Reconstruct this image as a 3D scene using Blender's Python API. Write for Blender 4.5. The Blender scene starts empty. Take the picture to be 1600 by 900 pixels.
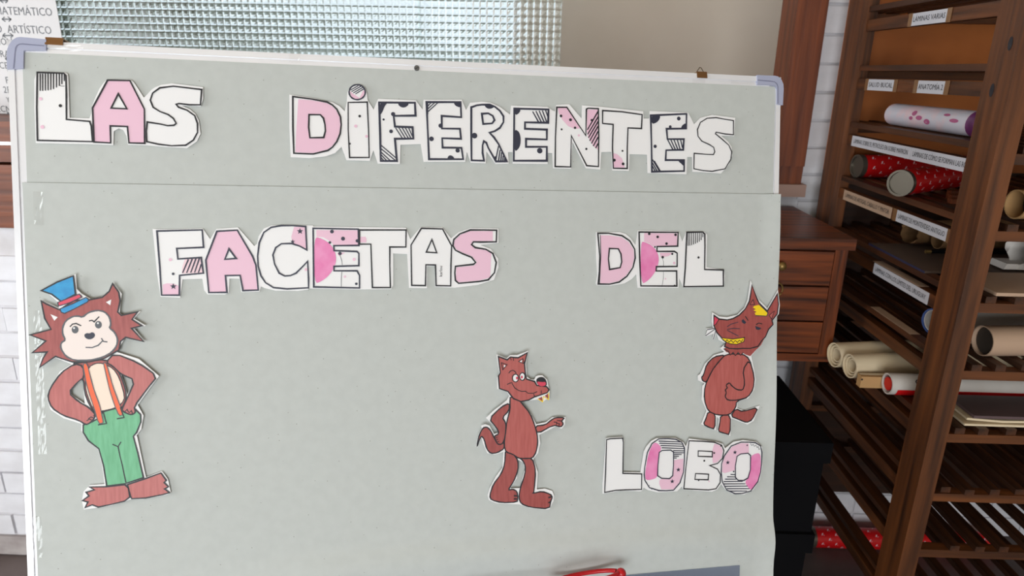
import bpy, math, random
from mathutils import Vector, Matrix
from mathutils.geometry import tessellate_polygon
random.seed(7)
S = bpy.context.scene
COL = S.collection

# ---------------------------------------------------------------- camera
FPX = 1060.0                                   # focal length for a 1600 px wide frame
EYE = Vector((0, 0, 1.5))
def _ray(x, y): return Vector((x-800, y-450, FPX))
_d = _ray(830, 110).normalized()
_v = _ray(740, 3700); _v = (_v - _d*_v.dot(_d)).normalized()
_x = _v.cross(_d)
ROT = Matrix((_x, _d, -_v))                    # camera axes (right, down, forward) -> room axes
cd = bpy.data.cameras.new('camera')
cam = bpy.data.objects.new('camera', cd); COL.objects.link(cam)
cd.sensor_width = 36; cd.lens = 36*FPX/1600
cd.clip_start = .02; cd.clip_end = 200
cd.dof.use_dof = True; cd.dof.focus_distance = 1.16; cd.dof.aperture_fstop = 5.6
m4 = Matrix((ROT.col[0], -ROT.col[1], -ROT.col[2])).transposed().to_4x4()
m4.translation = EYE
cam.matrix_world = m4
S.camera = cam

# ---------------------------------------------------------------- world, lights, exposure
S.view_settings.view_transform = 'Standard'
S.view_settings.look = 'None'
S.view_settings.gamma = 1
S.view_settings.use_curve_mapping = False
S.view_settings.exposure = 0.0
W = bpy.data.worlds.new('sky'); S.world = W; W.use_nodes = True
nt = W.node_tree; nt.nodes.clear()
out = nt.nodes.new('ShaderNodeOutputWorld'); bg = nt.nodes.new('ShaderNodeBackground')
sky = nt.nodes.new('ShaderNodeTexSky'); sky.sky_type = 'HOSEK_WILKIE'
sky.turbidity = 7; sky.ground_albedo = .4
sky.sun_direction = Vector((-.5, .25, .83)).normalized()
mixw = nt.nodes.new('ShaderNodeMix'); mixw.data_type = 'RGBA'; mixw.inputs[0].default_value = .75
nt.links.new(sky.outputs[0], mixw.inputs[6]); mixw.inputs[7].default_value = (.86, .93, 1, 1)
nt.links.new(mixw.outputs[2], bg.inputs[0]); bg.inputs[1].default_value = 1.3
nt.links.new(bg.outputs[0], out.inputs[0])

def area(name, loc, target, sx, sy, watts, col):
    l = bpy.data.lights.new(name, 'AREA'); l.shape = 'RECTANGLE'; l.size = sx; l.size_y = sy
    l.energy = watts; l.color = col
    o = bpy.data.objects.new(name, l); COL.objects.link(o); o.location = loc
    o.rotation_euler = (Vector(target)-Vector(loc)).to_track_quat('-Z', 'Y').to_euler()
    return o
# added soft daylight, low and wide, from an unseen source behind the camera
area('unseen_low_daylight', (-.55, -3.1, 1.0), (-.2, 1.2, 1.0), 2.9, 1.9, 116, (.91, .965, 1))
area('unseen_side_daylight', (-2.75, .1, 1.55), (0, 1.2, 1.2), 1.6, 1.3, 58, (.92, .97, 1))  # added for light from the left; no window is built there

# ---------------------------------------------------------------- helpers
def at_y(px, py, Y):
    r = ROT @ _ray(px, py); return EYE + r*(Y/r.y)
def at_x(px, py, X):
    r = ROT @ _ray(px, py); return EYE + r*(X/r.x)
def at_z(px, py, Z):
    r = ROT @ _ray(px, py); return EYE + r*((Z-EYE.z)/r.z)
# whiteboard plane: origin at the middle of its top edge, axes right / up / outward
BM = Matrix(((.98015, -.02445, .19677), (.19646, .25402, -.94704), (-.02682, .96689, .25378)))
BO = Vector((-.15707, 1.12492, 1.51144))
BW = BM.to_4x4(); BW.translation = BO
def uv(px, py):
    r = ROT @ _ray(px, py); n = BM.col[2]
    p = EYE + r*((BO-EYE).dot(n)/r.dot(n)) - BO
    return (p.dot(BM.col[0]), p.dot(BM.col[1]))

def lin(c):
    return tuple(((v/255)/12.92 if v/255 <= .04045 else ((v/255+.055)/1.055)**2.4) for v in c)+(1,)

def mat(name, rgb, rough=.6, metal=0, rgb2=None, scale=(8, 8, 8), detail=4, lo=.35, hi=.65, bump=0, spec=.5, nscale=1):
    m = bpy.data.materials.new(name); m.use_nodes = True
    t = m.node_tree; b = t.nodes['Principled BSDF']
    b.inputs['Base Color'].default_value = lin(rgb)
    b.inputs['Roughness'].default_value = rough
    b.inputs['Metallic'].default_value = metal
    b.inputs['Specular IOR Level'].default_value = spec
    if rgb2:
        tc = t.nodes.new('ShaderNodeTexCoord'); mp = t.nodes.new('ShaderNodeMapping')
        mp.inputs['Scale'].default_value = scale
        n = t.nodes.new('ShaderNodeTexNoise'); n.inputs['Scale'].default_value = nscale
        n.inputs['Detail'].default_value = detail
        r = t.nodes.new('ShaderNodeValToRGB')
        r.color_ramp.elements[0].position = lo; r.color_ramp.elements[1].position = hi
        r.color_ramp.elements[0].color = lin(rgb); r.color_ramp.elements[1].color = lin(rgb2)
        t.links.new(tc.outputs['Object'], mp.inputs[0]); t.links.new(mp.outputs[0], n.inputs[0])
        t.links.new(n.outputs[0], r.inputs[0]); t.links.new(r.outputs[0], b.inputs['Base Color'])
        if bump:
            bp = t.nodes.new('ShaderNodeBump'); bp.inputs['Strength'].default_value = bump
            bp.inputs['Distance'].default_value = .004
            t.links.new(n.outputs[0], bp.inputs['Height']); t.links.new(bp.outputs[0], b.inputs['Normal'])
    return m

def wood(name, a, b, axis, rough=.5, k=1):
    s = [55*k]*3; s[axis] = 3.0*k
    return mat(name, a, rough, 0, b, tuple(s), 5, .32, .7, .25)

class MB:
    """collects boxes, tubes and polygons, then links them as ONE mesh object"""
    def __init__(s): s.v = []; s.f = []
    def box(s, a, b, rx=None):
        n = len(s.v)
        for z in (a[2], b[2]):
            for (x, y) in ((a[0], a[1]), (b[0], a[1]), (b[0], b[1]), (a[0], b[1])):
                s.v.append(Vector((x, y, z)))
        for q in ((3, 2, 1, 0), (4, 5, 6, 7), (0, 1, 5, 4), (1, 2, 6, 5), (2, 3, 7, 6), (3, 0, 4, 7)):
            s.f.append([n+i for i in q])
        return s
    def obox(s, o, ax, ay, az):                 # box from a corner and three edge vectors
        n = len(s.v); o = Vector(o); ax = Vector(ax); ay = Vector(ay); az = Vector(az)
        for k in (0, 1):
            for p in (o, o+ax, o+ax+ay, o+ay): s.v.append(p+az*k)
        for q in ((3, 2, 1, 0), (4, 5, 6, 7), (0, 1, 5, 4), (1, 2, 6, 5), (2, 3, 7, 6), (3, 0, 4, 7)):
            s.f.append([n+i for i in q])
        return s
    def tube(s, p, q, r, r2=None, n=20, caps=(1, 1), inner=None, squash=1):
        p = Vector(p); q = Vector(q); d = (q-p).normalized(); r2 = r if r2 is None else r2
        up = Vector((0, 0, 1)) if abs(d.z) < .9 else Vector((1, 0, 0))
        a = d.cross(up).normalized(); b = a.cross(d)
        def ring(c, rr):
            k = len(s.v)
            for i in range(n):
                t = 2*math.pi*i/n; s.v.append(c + a*rr*math.cos(t) + b*rr*math.sin(t)*squash)
            return k
        def bridge(k, l):
            for i in range(n): s.f.append([k+i, k+(i+1) % n, l+(i+1) % n, l+i])
        A = ring(p, r); B = ring(q, r2); bridge(A, B)
        if inner:
            C = ring(p, r*inner); D = ring(q, r2*inner); bridge(C, A); bridge(B, D); bridge(D, C)
        else:
            if caps[0]: s.f.append([A+i for i in range(n)][::-1])
            if caps[1]: s.f.append([B+i for i in range(n)])
        return s
    def path(s, pts, r, n=8, closed=False):     # round bar along a path
        pts = [Vector(p) for p in pts]; k0 = len(s.v); N = len(pts)
        for i, p in enumerate(pts):
            d = (pts[(i+1) % N]-pts[i-1]) if closed else (pts[min(i+1, N-1)]-pts[max(i-1, 0)])
            d.normalize(); up = Vector((0, 0, 1)) if abs(d.z) < .9 else Vector((1, 0, 0))
            a = d.cross(up).normalized(); b = a.cross(d)
            for j in range(n):
                t = 2*math.pi*j/n; s.v.append(p+a*r*math.cos(t)+b*r*math.sin(t))
        for i in range(N if closed else N-1):
            A = k0+i*n; B = k0+((i+1) % N)*n
            for j in range(n): s.f.append([A+j, A+(j+1) % n, B+(j+1) % n, B+j])
        if not closed:
            s.f.append([k0+j for j in range(n)][::-1]); s.f.append([k0+(N-1)*n+j for j in range(n)])
        return s
    def ball(s, c, rx, ry=None, rz=None, n=12, m=8):
        c = Vector(c); ry = rx if ry is None else ry; rz = rx if rz is None else rz; k = len(s.v)
        for j in range(m+1):
            f = math.pi*j/m
            for i in range(n):
                t = 2*math.pi*i/n
                s.v.append(c+Vector((rx*math.sin(f)*math.cos(t), ry*math.sin(f)*math.sin(t), rz*math.cos(f))))
        for j in range(m):
            for i in range(n):
                s.f.append([k+j*n+i, k+(j+1)*n+i, k+(j+1)*n+(i+1) % n, k+j*n+(i+1) % n])
        return s
    def poly(s, loops, z=0, back=None):         # flat polygon (with holes); back = depth of an extruded sheet
        loops = [[Vector((p[0], p[1], 0)) for p in l] for l in loops]
        flat = [p for l in loops for p in l]
        tris = tessellate_polygon(loops)
        k = len(s.v)
        for p in flat: s.v.append(Vector((p.x, p.y, z)))
        for t in tris:
            a, b, c = (flat[i] for i in t)
            if (b-a).cross(c-a).z < 0: t = (t[0], t[2], t[1])
            s.f.append([k+i for i in t])
        if back is not None:
            k2 = len(s.v)
            for p in flat: s.v.append(Vector((p.x, p.y, back)))
            for t in tris:
                a, b, c = (flat[i] for i in t)
                if (b-a).cross(c-a).z > 0: t = (t[0], t[2], t[1])
                s.f.append([k2+i for i in t])
            o = 0
            for l in loops:
                L = len(l)
                for i in range(L): s.f.append([k+o+i, k2+o+i, k2+o+(i+1) % L, k+o+(i+1) % L])
                o += L
        return s
    def stroke(s, pts, w, z=0, closed=False):   # ribbon of ink
        P = [Vector((p[0], p[1])) for p in pts]
        Q = [P[0]]
        for p in P[1:]:
            if (p-Q[-1]).length > 1e-5: Q.append(p)
        if closed and (Q[0]-Q[-1]).length < 1e-5: Q.pop()
        P = Q; N = len(P)
        if N < 2: return s
        k = len(s.v); h = w/2
        for i in range(N):
            if closed: a = P[i]-P[i-1]; b = P[(i+1) % N]-P[i]
            else:
                a = P[i]-P[i-1] if i else P[1]-P[0]; b = P[i+1]-P[i] if i < N-1 else P[i]-P[i-1]
            a.normalize(); b.normalize()
            t = a+b
            if t.length < .2: t = b
            t.normalize(); nn = Vector((-t.y, t.x))
            c = max(.45, abs(nn.dot(Vector((-b.y, b.x)))))
            ww = h/c*(1+.14*math.sin(i*2.3+w*9e3))
            s.v.append(Vector((P[i].x+nn.x*ww, P[i].y+nn.y*ww, z)))
            s.v.append(Vector((P[i].x-nn.x*ww, P[i].y-nn.y*ww, z)))
        for i in range(N if closed else N-1):
            a = k+2*i; b = k+2*((i+1) % N); s.f.append([a+1, b+1, b, a])
        return s
    def dot(s, c, r, z=0, ry=None, n=16):
        ry = ry or r; k = len(s.v)
        for i in range(n):
            t = 2*math.pi*i/n; s.v.append(Vector((c[0]+r*math.cos(t), c[1]+ry*math.sin(t), z)))
        s.f.append([k+i for i in range(n)]); return s
    def build(s, name, material, parent=None, loc=None, smooth=False, local=False):
        me = bpy.data.meshes.new(name)
        o = bpy.data.objects.new(name, me); COL.objects.link(o)
        org = Vector((0, 0, 0))
        if parent is not None:
            o.parent = parent
            if not local: org = Vector(root_of(parent)['org'])
        elif loc is not None:
            org = Vector(loc); o.location = org; o['org'] = tuple(org)
        else: o['org'] = (0, 0, 0)
        me.from_pydata([v-org for v in s.v], [], s.f)
        me.materials.append(material)
        if smooth:
            for p in me.polygons: p.use_smooth = True
            try: me.set_sharp_from_angle(angle=math.radians(40))
            except Exception: pass
        me.update(); return o
def root_of(o):
    while o.parent: o = o.parent
    return o
def tag(o, label, cat, group=None):
    o['label'] = label; o['category'] = cat
    if group: o['group'] = group
    return o
def thing(name, loc, label, cat, group=None):
    o = bpy.data.objects.new(name, None); COL.objects.link(o); o.location = loc; o['org'] = tuple(loc)
    o.empty_display_size = .05
    return tag(o, label, cat, group)
def struct(name, mb, m, **k):
    o = mb.build(name, m, **k); o['kind'] = 'structure'; return o
def text_mesh(txt, size, align='CENTER'):
    """vertices and faces of a line of lettering in its own plane"""
    c = bpy.data.curves.new('lettering', 'FONT'); c.body = txt; c.size = size; c.align_x = align; c.align_y = 'CENTER'
    c.resolution_u = 2
    o = bpy.data.objects.new('lettering', c); COL.objects.link(o)
    dg = bpy.context.evaluated_depsgraph_get(); me = o.evaluated_get(dg).to_mesh()
    v = [p.co.copy() for p in me.vertices]; f = [list(p.vertices) for p in me.polygons]
    o.evaluated_get(dg).to_mesh_clear(); bpy.data.objects.remove(o); bpy.data.curves.remove(c)
    return v, f
def put_text(mb, txt, size, o, ax, ay, nrm=.0004, squeeze=1, align='CENTER', slant=0):
    v, f = text_mesh(txt, size, align); ax = Vector(ax).normalized(); ay = Vector(ay).normalized(); n = ax.cross(ay)
    k = len(mb.v); o = Vector(o)
    for p in v: mb.v.append(o+ax*(p.x*squeeze+p.y*slant)+ay*p.y+n*nrm)
    for q in f: mb.f.append([k+i for i in q])

# ---------------------------------------------------------------- materials
M = {}
M['plaster'] = mat('plaster', (205, 198, 186), .8, rgb2=(196, 188, 176), scale=(3, 3, 3), bump=.1)
M['ceiling'] = mat('warm_bounce_ceiling', (212, 194, 168), .8, rgb2=(198, 178, 150), scale=(2, 30, 2))  # unseen ceiling, tinted so that it bounces warm light down
M['beige'] = mat('beige_plaster', (236, 222, 206), .85, rgb2=(226, 210, 192), scale=(2, 2, 2))
M['brick'] = mat('white_painted_brick', (226, 225, 230), .75, rgb2=(212, 210, 214), scale=(9, 9, 14), bump=.5)
M['mortar'] = mat('painted_mortar', (212, 210, 214), .85, rgb2=(196, 192, 194), scale=(14, 14, 14), bump=.5)
M['brick_bare'] = mat('dirty_brick', (150, 140, 138), .85, rgb2=(176, 168, 166), scale=(12, 12, 18), bump=.6)
M['floor'] = mat('dark_floor', (104, 92, 90), .6, rgb2=(84, 72, 68), scale=(5, 5, 5), bump=.1)
M['slat'] = wood('slat_wood', (46, 24, 11), (96, 53, 25), 1, .5)  # darker than the other rack wood, to paint in the shade between levels
for i, a in enumerate('xyz'):
    M['rack_'+a] = wood('rack_wood_'+a, (54, 28, 12), (114, 64, 28), i, .5)
    M['cab_'+a] = wood('cabinet_wood_'+a, (44, 19, 9), (136, 66, 27), i, .38, 1.1)
    M['frame_'+a] = wood('frame_wood_'+a, (84, 38, 18), (130, 66, 32), i, .5)
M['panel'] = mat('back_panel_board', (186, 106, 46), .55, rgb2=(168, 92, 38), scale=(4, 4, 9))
M['alu'] = mat('anodised_aluminium', (243, 243, 246), .3, .2, rgb2=(234, 234, 238), scale=(3, 3, 60))
M['steel'] = mat('tray_steel', (172, 186, 212), .2, .75)  # bluish tint stands in for sky reflected in the tray
M['cap'] = mat('lavender_plastic', (168, 172, 196), .45)
M['cap_line'] = mat('cap_groove', (118, 120, 146), .6)
M['bronze'] = mat('bronze_metal', (150, 112, 76), .3, .8)
M['wire'] = mat('dark_wire', (120, 100, 70), .4, .6)
M['screw'] = mat('screw_metal', (120, 122, 124), .35, .8)
M['panel_white'] = mat('whiteboard_enamel', (232, 232, 230), .2)
M['kraft'] = mat('grey_sugar_paper', (194, 198, 195), .85, rgb2=(190, 194, 191), scale=(60, 60, 60), detail=6, bump=.03)
M['paper'] = mat('white_cutout_paper', (240, 239, 240), .55)
M['ink'] = mat('black_ink', (28, 27, 34), .5)
M['navy'] = mat('navy_ink', (46, 48, 66), .5)
M['pink'] = mat('pink_print', (236, 194, 214), .5)
M['magenta'] = mat('magenta_print', (230, 122, 178), .5, rgb2=(238, 150, 196), scale=(40, 40, 40))
M['softpink'] = mat('soft_pink_print', (240, 208, 216), .5)
M['brown'] = mat('brown_marker', (170, 84, 80), .45, rgb2=(148, 66, 62), scale=(240, 30, 40), lo=.3, hi=.75)
M['brown2'] = mat('brown_marker_light', (190, 102, 97), .42, rgb2=(170, 82, 77), scale=(260, 24, 40), lo=.3, hi=.75)
M['face'] = mat('pale_face', (240, 226, 220), .5)
M['peach'] = mat('peach_marker', (244, 222, 204), .5)
M['blue'] = mat('blue_marker', (38, 156, 212), .45, rgb2=(30, 138, 198), scale=(90, 90, 40))
M['red'] = mat('pink_red_marker', (216, 66, 92), .45)
M['orange'] = mat('orange_marker', (238, 96, 40), .45)
M['green'] = mat('green_marker', (110, 186, 140), .45, rgb2=(84, 160, 112), scale=(160, 26, 40), lo=.3, hi=.8)
M['yellow'] = mat('yellow_marker', (250, 214, 24), .45)
M['grey'] = mat('grey_ink', (88, 90, 96), .5)
M['black'] = mat('black_card', (7, 7, 10), .8, spec=.12)
M['scissors'] = mat('red_plastic', (190, 18, 30), .3)
M['label'] = mat('label_paper', (206, 206, 214), .6)
M['label_tan'] = mat('yellowed_label', (186, 156, 132), .6)
M['brass'] = mat('old_brass', (150, 122, 72), .4, .7)
M['cream'] = mat('cream_paper_roll', (226, 208, 176), .7, rgb2=(212, 192, 158), scale=(3, 30, 30))
M['tan'] = mat('tan_cardboard', (190, 148, 98), .75)
M['crumple'] = mat('brown_wrapping_paper', (138, 104, 66), .75, rgb2=(112, 80, 48), scale=(20, 20, 20), bump=.5)
M['whiteroll'] = mat('white_paper_roll', (216, 210, 204), .65, rgb2=(200, 192, 184), scale=(9, 9, 9), bump=.3)
M['maroon'] = mat('dark_folder', (92, 74, 76), .5)
M['tube_dark'] = mat('tube_inside', (60, 52, 44), .8)
M['cap_metal'] = mat('tube_cap_metal', (112, 106, 96), .3, .7)
M['slate'] = mat('slate_blue_card', (46, 48, 78), .5)
M['redprint'] = mat('red_print', (206, 14, 20), .4)
M['foliage'] = mat('shrub_leaf', (66, 70, 42), .7, rgb2=(96, 96, 62), scale=(6, 6, 6))
M['ground'] = mat('yard_ground', (176, 176, 168), .9)
# ================================================================ the room
XL, XR, YB, YF, ZC = -3.0, 2.5, 2.0, -3.4, 2.9
struct('floor', MB().box((XL, YF, -.05), (XR, YB+.2, 0)), M['floor'])
struct('ceiling', MB().box((XL, YF, ZC), (XR, YB+.2, ZC+.05)), M['ceiling'])
struct('wall_left', MB().box((XL-.08, YF, 0), (XL, YB+.2, ZC)), M['plaster'])
struct('wall_right', MB().box((XR, YF, 0), (XR+.08, YB+.2, ZC)), M['plaster'])
struct('wall_front', MB().box((XL-.08, YF-.08, 0), (XR+.08, YF, ZC)), M['plaster'])
# rear wall: a thick parapet below the internal window, a brick pier at its right, plaster above
PY = 1.75                                        # front of the parapet
SILL = at_y(10, 190, PY).z                       # top of the timber sill
SB = at_y(12, 356, PY).z                         # underside of the timber sill
bk = MB()
bk.box((XL, PY+.012, 0), (.22, YB+.2, SB)).box((.22, YB+.012, 0), (XR, YB+.2, 1.165)).box((.79, YB+.012, 1.165), (XR, YB+.2, ZC))
bk.box((XL, YB+.012, 2.32), (.79, YB+.2, ZC))
wall = struct('wall_rear', bk, M['mortar'])
def brick_mesh(w, h, d, m, name):
    mb = MB(); b = .006
    mb.box((0, 0, 0), (w, d, h)); o = mb.build(name, m, wall); return o
first = {}
def brick(x, z, w, Y, m):
    h = .068
    key = (round(w, 3), m)
    if key not in first:
        o = first[key] = brick_mesh(w, h, .014, M[m], 'brick')
    else:
        o = first[key].copy(); COL.objects.link(o)
    o.location = (x+random.uniform(-.002, .002), Y+.005+random.uniform(-.003, .003), z+random.uniform(-.001, .001))
    o.rotation_euler = (random.uniform(-.012, .012), 0, random.uniform(-.008, .008))
nz = int((SB-.006)/.0765)
for j in range(nz):
    x = XL+.62-(.115 if j % 2 else 0)
    while x < .2:
        w = min(.222, .215-x)
        if w > .05 and -2.3 < x < -.95: brick(x, .006+j*.0765, .222 if w > .2 else round(w, 3), PY, 'brick_bare' if j == 0 else 'brick')
        x += .229
for j in range(30):                              # pier beside the window frame
    z = .006+j*.0765
    if j % 2: brick(.795, z, .222, YB, 'brick'); brick(1.024, z, .108, YB, 'brick')
    else: brick(.795, z, .108, YB, 'brick'); brick(.910, z, .222, YB, 'brick')
for j in range(5):                               # low courses seen under the rack
    x = 1.14 + (.0 if j % 2 else .115)
    while x < 2.2:
        brick(x, .006+j*.0765, .222, YB, 'brick'); x += .229
    if j % 2 == 0: brick(1.14, .006+j*.0765, .108, YB, 'brick')
# ---- internal window
win = struct('window_1', MB().box((.708, YB-.02, SILL-.1), (.79, YB+.1, 2.32)).box((XL, YB-.02, 2.24), (.708, YB+.1, 2.32)), M['frame_z'])
za = at_y(15, 224, PY).z; zb = at_y(15, 256, PY).z
for (z0, z1, y0, dy) in ((za+.004, SILL, PY, .3), (zb+.004, za-.004, PY+.004, .2), (SB, zb-.003, PY-.002, .2)):
    MB().box((XL, y0, z0), (.22, y0+dy, z1)).build('sill_plank', M['frame_x'], win)
rl = MB().box((XL, PY-.004, za-.004), (.22, PY+.02, za+.004)).build('rail', M['alu'], win)
MB().box((.22, YB-.03, 1.165), (.80, YB+.06, 1.2)).build('sill_plank', mat('pale_sill', (168, 138, 126), .7), win)
MB().box((.708, YB-.012, 1.2), (.79, YB+.06, SILL-.1)).build('frame_foot', M['frame_z'], win)
MB().box((.22, YB, 1.2), (.708, YB+.05, SILL-.1)).build('panel', M['frame_x'], win)
# ribbed glass panes, every rib cell a small pillow of glass
gm = bpy.data.materials.new('ribbed_glass'); gm.use_nodes = True
gb = gm.node_tree.nodes['Principled BSDF']
gb.inputs['Base Color'].default_value = (.88, .94, .925, 1); gb.inputs['Roughness'].default_value = .15
gb.inputs['Transmission Weight'].default_value = 1; gb.inputs['IOR'].default_value = 1.5
def pane(x0, x1, z0, z1, Y):
    p = .0192; mb = MB(); nx = int(round((x1-x0)/p)); nzz = int(round((z1-z0)/p)); dx = (x1-x0)/nx; dz = (z1-z0)/nzz
    F = (0, .2, .5, .8); Hh = (0, .0021, .0029, .0021)      # one rib cell: a groove at its rim and a shallow dome
    xs_ = [x0+(i+f)*dx for i in range(nx) for f in F]+[x1]; hx = [h for i in range(nx) for h in Hh]+[0]
    zs_ = [z0+(i+f)*dz for i in range(nzz) for f in F]+[z1]; hz = [h for i in range(nzz) for h in Hh]+[0]
    w = len(xs_); hgt = len(zs_)
    for j in range(hgt):
        for i in range(w): mb.v.append(Vector((xs_[i], Y-min(hx[i], hz[j])*(.75+.25*max(hx[i], hz[j])/.0029), zs_[j])))
    for j in range(hgt-1):
        for i in range(w-1):
            a = j*w+i; mb.f.append([a, a+1, a+w+1, a+w])
    k = len(mb.v)
    for (x, z) in ((x0, z0), (x1, z0), (x1, z1), (x0, z1)): mb.v.append(Vector((x, Y+.005, z)))
    mb.f.append([k+3, k+2, k+1, k])
    bot = list(range(0, w)); top = list(range(w*(hgt-1), w*hgt)); lef = list(range(0, w*hgt, w)); rig = list(range(w-1, w*hgt, w))
    mb.f.append(bot[::-1]+[k, k+1]); mb.f.append(top+[k+2, k+3]); mb.f.append(lef+[k+3, k]); mb.f.append(rig[::-1]+[k+1, k+2])
    return mb.build('pane', gm, win, smooth=False)
Xj = at_y(655, 50, YB+.02).x; Xr = at_y(877, 50, YB+.02).x
zg = SILL+.004
p1 = pane(-2.3, Xj+.004, zg, 2.24, YB+.02)
p2 = pane(Xj-.004, Xr, zg, 2.24, YB+.032)
# what lies beyond the window: a lit yard, a plastered return wall, a shrub
struct('yard_ground', MB().box((-9, YB+.2, -.2), (7, 12, -.1)), M['ground'])
struct('wall_outside', MB().box((-.06, 2.62, -.1), (2.6, 2.78, 3.2)), M['beige'])
hd = thing('added_fence', (-1.5, 5.2, -.1), 'grey-green garden fence seen blurred through the ribbed glass', 'fence')  # made up to darken the view in the glass, more towards the left
fm = mat('fence_paint', (164, 174, 164), .8, rgb2=(140, 150, 138), scale=(2, 2, 2))
for i in range(36):
    x = -5.6+i*.16
    h = 1.6+.42*max(0, min(1, (-1.35-x)/1.2))+.04*math.sin(i*.9)
    MB().box((x, 5.2, -.1), (x+.145, 5.23, h)).build('board', fm, hd)
MB().box((-5.6, 5.23, .5), (.2, 5.28, .6)).box((-5.6, 5.23, 1.5), (.2, 5.28, 1.6)).build('rail', fm, hd)
sh = thing('garden_shrub', (-2.0, 3.4, -.1), 'olive green shrub seen blurred through the left ribbed glass pane', 'shrub')
lf = MB()
for i in range(900):
    a = random.uniform(0, 6.28); r = abs(random.gauss(0, .3)); h = random.uniform(.6, 2.1)
    c = Vector((-2.0+r*1.1*math.cos(a), 3.4+r*math.sin(a), h-.1-r*.25))
    u = Vector((random.gauss(0, 1), random.gauss(0, 1), random.gauss(0, 1))).normalized()*.07
    t = u.cross(Vector((random.gauss(0, 1), random.gauss(0, 1), random.gauss(0, 1)))).normalized()*.04
    k = len(lf.v); lf.v += [c-u, c+t, c+u, c-t]; lf.f.append([k, k+1, k+2, k+3])
o = lf.build('foliage', M['foliage'], sh); o['kind'] = 'stuff'
MB().tube((-2.0, 3.4, -.1), (-2.0, 3.4, 1.2), .05, .03).build('trunk', M['rack_z'], sh)

# ---- hand-lettered poster on the glass
pz0 = at_y(10, 192, YB-.004).z; pxr = at_y(92, 30, YB-.004).x
po = thing('handwritten_poster', (pxr-.3, YB-.004, SILL+.001), 'white handwritten poster taped on the left window pane, words and arrows in grey ink', 'poster')
MB().box((pxr-.62, YB-.005, SILL+.002), (pxr, YB-.003, 2.15)).build('sheet', mat('poster_paper', (214, 212, 214), .7), po)
def ptext(px, py, t, h, al='LEFT'):
    tx = MB(); c = at_y(px, py, YB-.005); put_text(tx, t, h, c, (1, 0, -.01), (0, 0, 1), .0006, .85, al)
    tx.build('text_line', M['grey'], po)
ptext(82, 19.5, 'PENSAMIENTO  MATEMÁTICO', .030, 'RIGHT')
ptext(81, 48, 'PENSAMIENTO  ARTÍSTICO', .030, 'RIGHT')
ptext(20, 66, 'EXPRESIÓN', .026, 'RIGHT')
ptext(15, 85, 'CULTURA', .026, 'RIGHT'); ptext(13, 103, 'ROCE', .026, 'RIGHT')
ptext(17, 126, 'FI', .026, 'RIGHT'); ptext(17, 141, 'A  2E', .026, 'RIGHT'); ptext(18, 171, 'TECN', .026, 'RIGHT')
ptext(12, 114, 'Y', .02); ptext(10, 156, 'Y', .02)
def arrow(x0, x1, py):
    ar = MB(); a = at_y(x0, py, YB-.006); b = at_y(x1, py, YB-.006)
    def bar(p, q, w=.0035):
        d = (q-p).normalized(); n = Vector((-d.z, 0, d.x))*w/2; k = len(ar.v)
        ar.v += [p-n, q-n, q+n, p+n]; ar.f.append([k, k+1, k+2, k+3])
    bar(a, b)
    for s in (1, -1):
        bar(a, a+Vector((.008, 0, .006*s)), .0025); bar(b, b+Vector((-.008, 0, .006*s)), .0025)
    ar.build('arrow', M['grey'], po)
arrow(3, 17, 30); arrow(4, 20, 55.5); arrow(8, 15, 92); arrow(10, 16, 179); arrow(0, 12, 1)

# ================================================================ drawer cabinet
CY = 1.58; zt = at_z(1338, 372, 1.135).z
CX1 = at_y(1338, 372, CY).x; CX0 = .18
CZ0 = at_y(1290, 566, CY).z
cab = thing('drawer_cabinet', ((CX0+CX1)/2, 1.8, CZ0), 'dark red-brown wooden drawer cabinet with brass pull behind the board', 'cabinet')
MB().box((CX0, CY-.006, 1.108), (CX1, 1.985, 1.135)).build('top', M['cab_x'], cab)
bx = MB().box((CX0+.01, CY+.02, CZ0+.02), (CX1-.016, 1.998, 1.108))
bx.build('body', M['cab_z'], cab)
MB().box((CX0+.005, CY+.002, CZ0), (CX1-.01, CY+.1, CZ0+.02)).build('base_rail', M['cab_x'], cab)
MB().box((CX1-.042, CY+.002, CZ0+.02), (CX1-.012, CY+.02, 1.108)).build('stile', M['cab_z'], cab)
zs = [1.104]+[at_y(1215, y, CY).z for y in (446, 501)]+[CZ0+.022]
for k in range(3):
    d = MB().box((CX0+.03, CY-.001, zs[k+1]+.003), (CX1-.045, CY+.02, zs[k]-.002)).build('drawer', M['cab_x'], cab)
    if k == 0:
        kp = at_y(1222, 416, CY-.012)
        h = MB().ball(kp, .011, .009, .011).tube(kp, kp+Vector((0, .012, 0)), .006).build('knob', M['brass'], d, smooth=True)
        rp = at_y(1214, 452, CY-.012)
        pts = [rp+Vector((.013*math.cos(t*.349), -.002, .016*math.sin(t*.349))) for t in range(18)]
        MB().path(pts, .002, 6, True).path([kp+Vector((-.006, -.006, .003)), kp+Vector((-.014, -.006, -.004)), kp+Vector((-.017, -.005, -.03)), rp+Vector((-.006, -.002, .015))], .0018, 6).build('key_loop', M['brass'], d, smooth=True)
MB().box((CX0+.02, 1.99, CZ0+.02), (CX1-.03, 2.004, CZ0+.1)).build('wall_cleat', M['cab_x'], cab)

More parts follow.
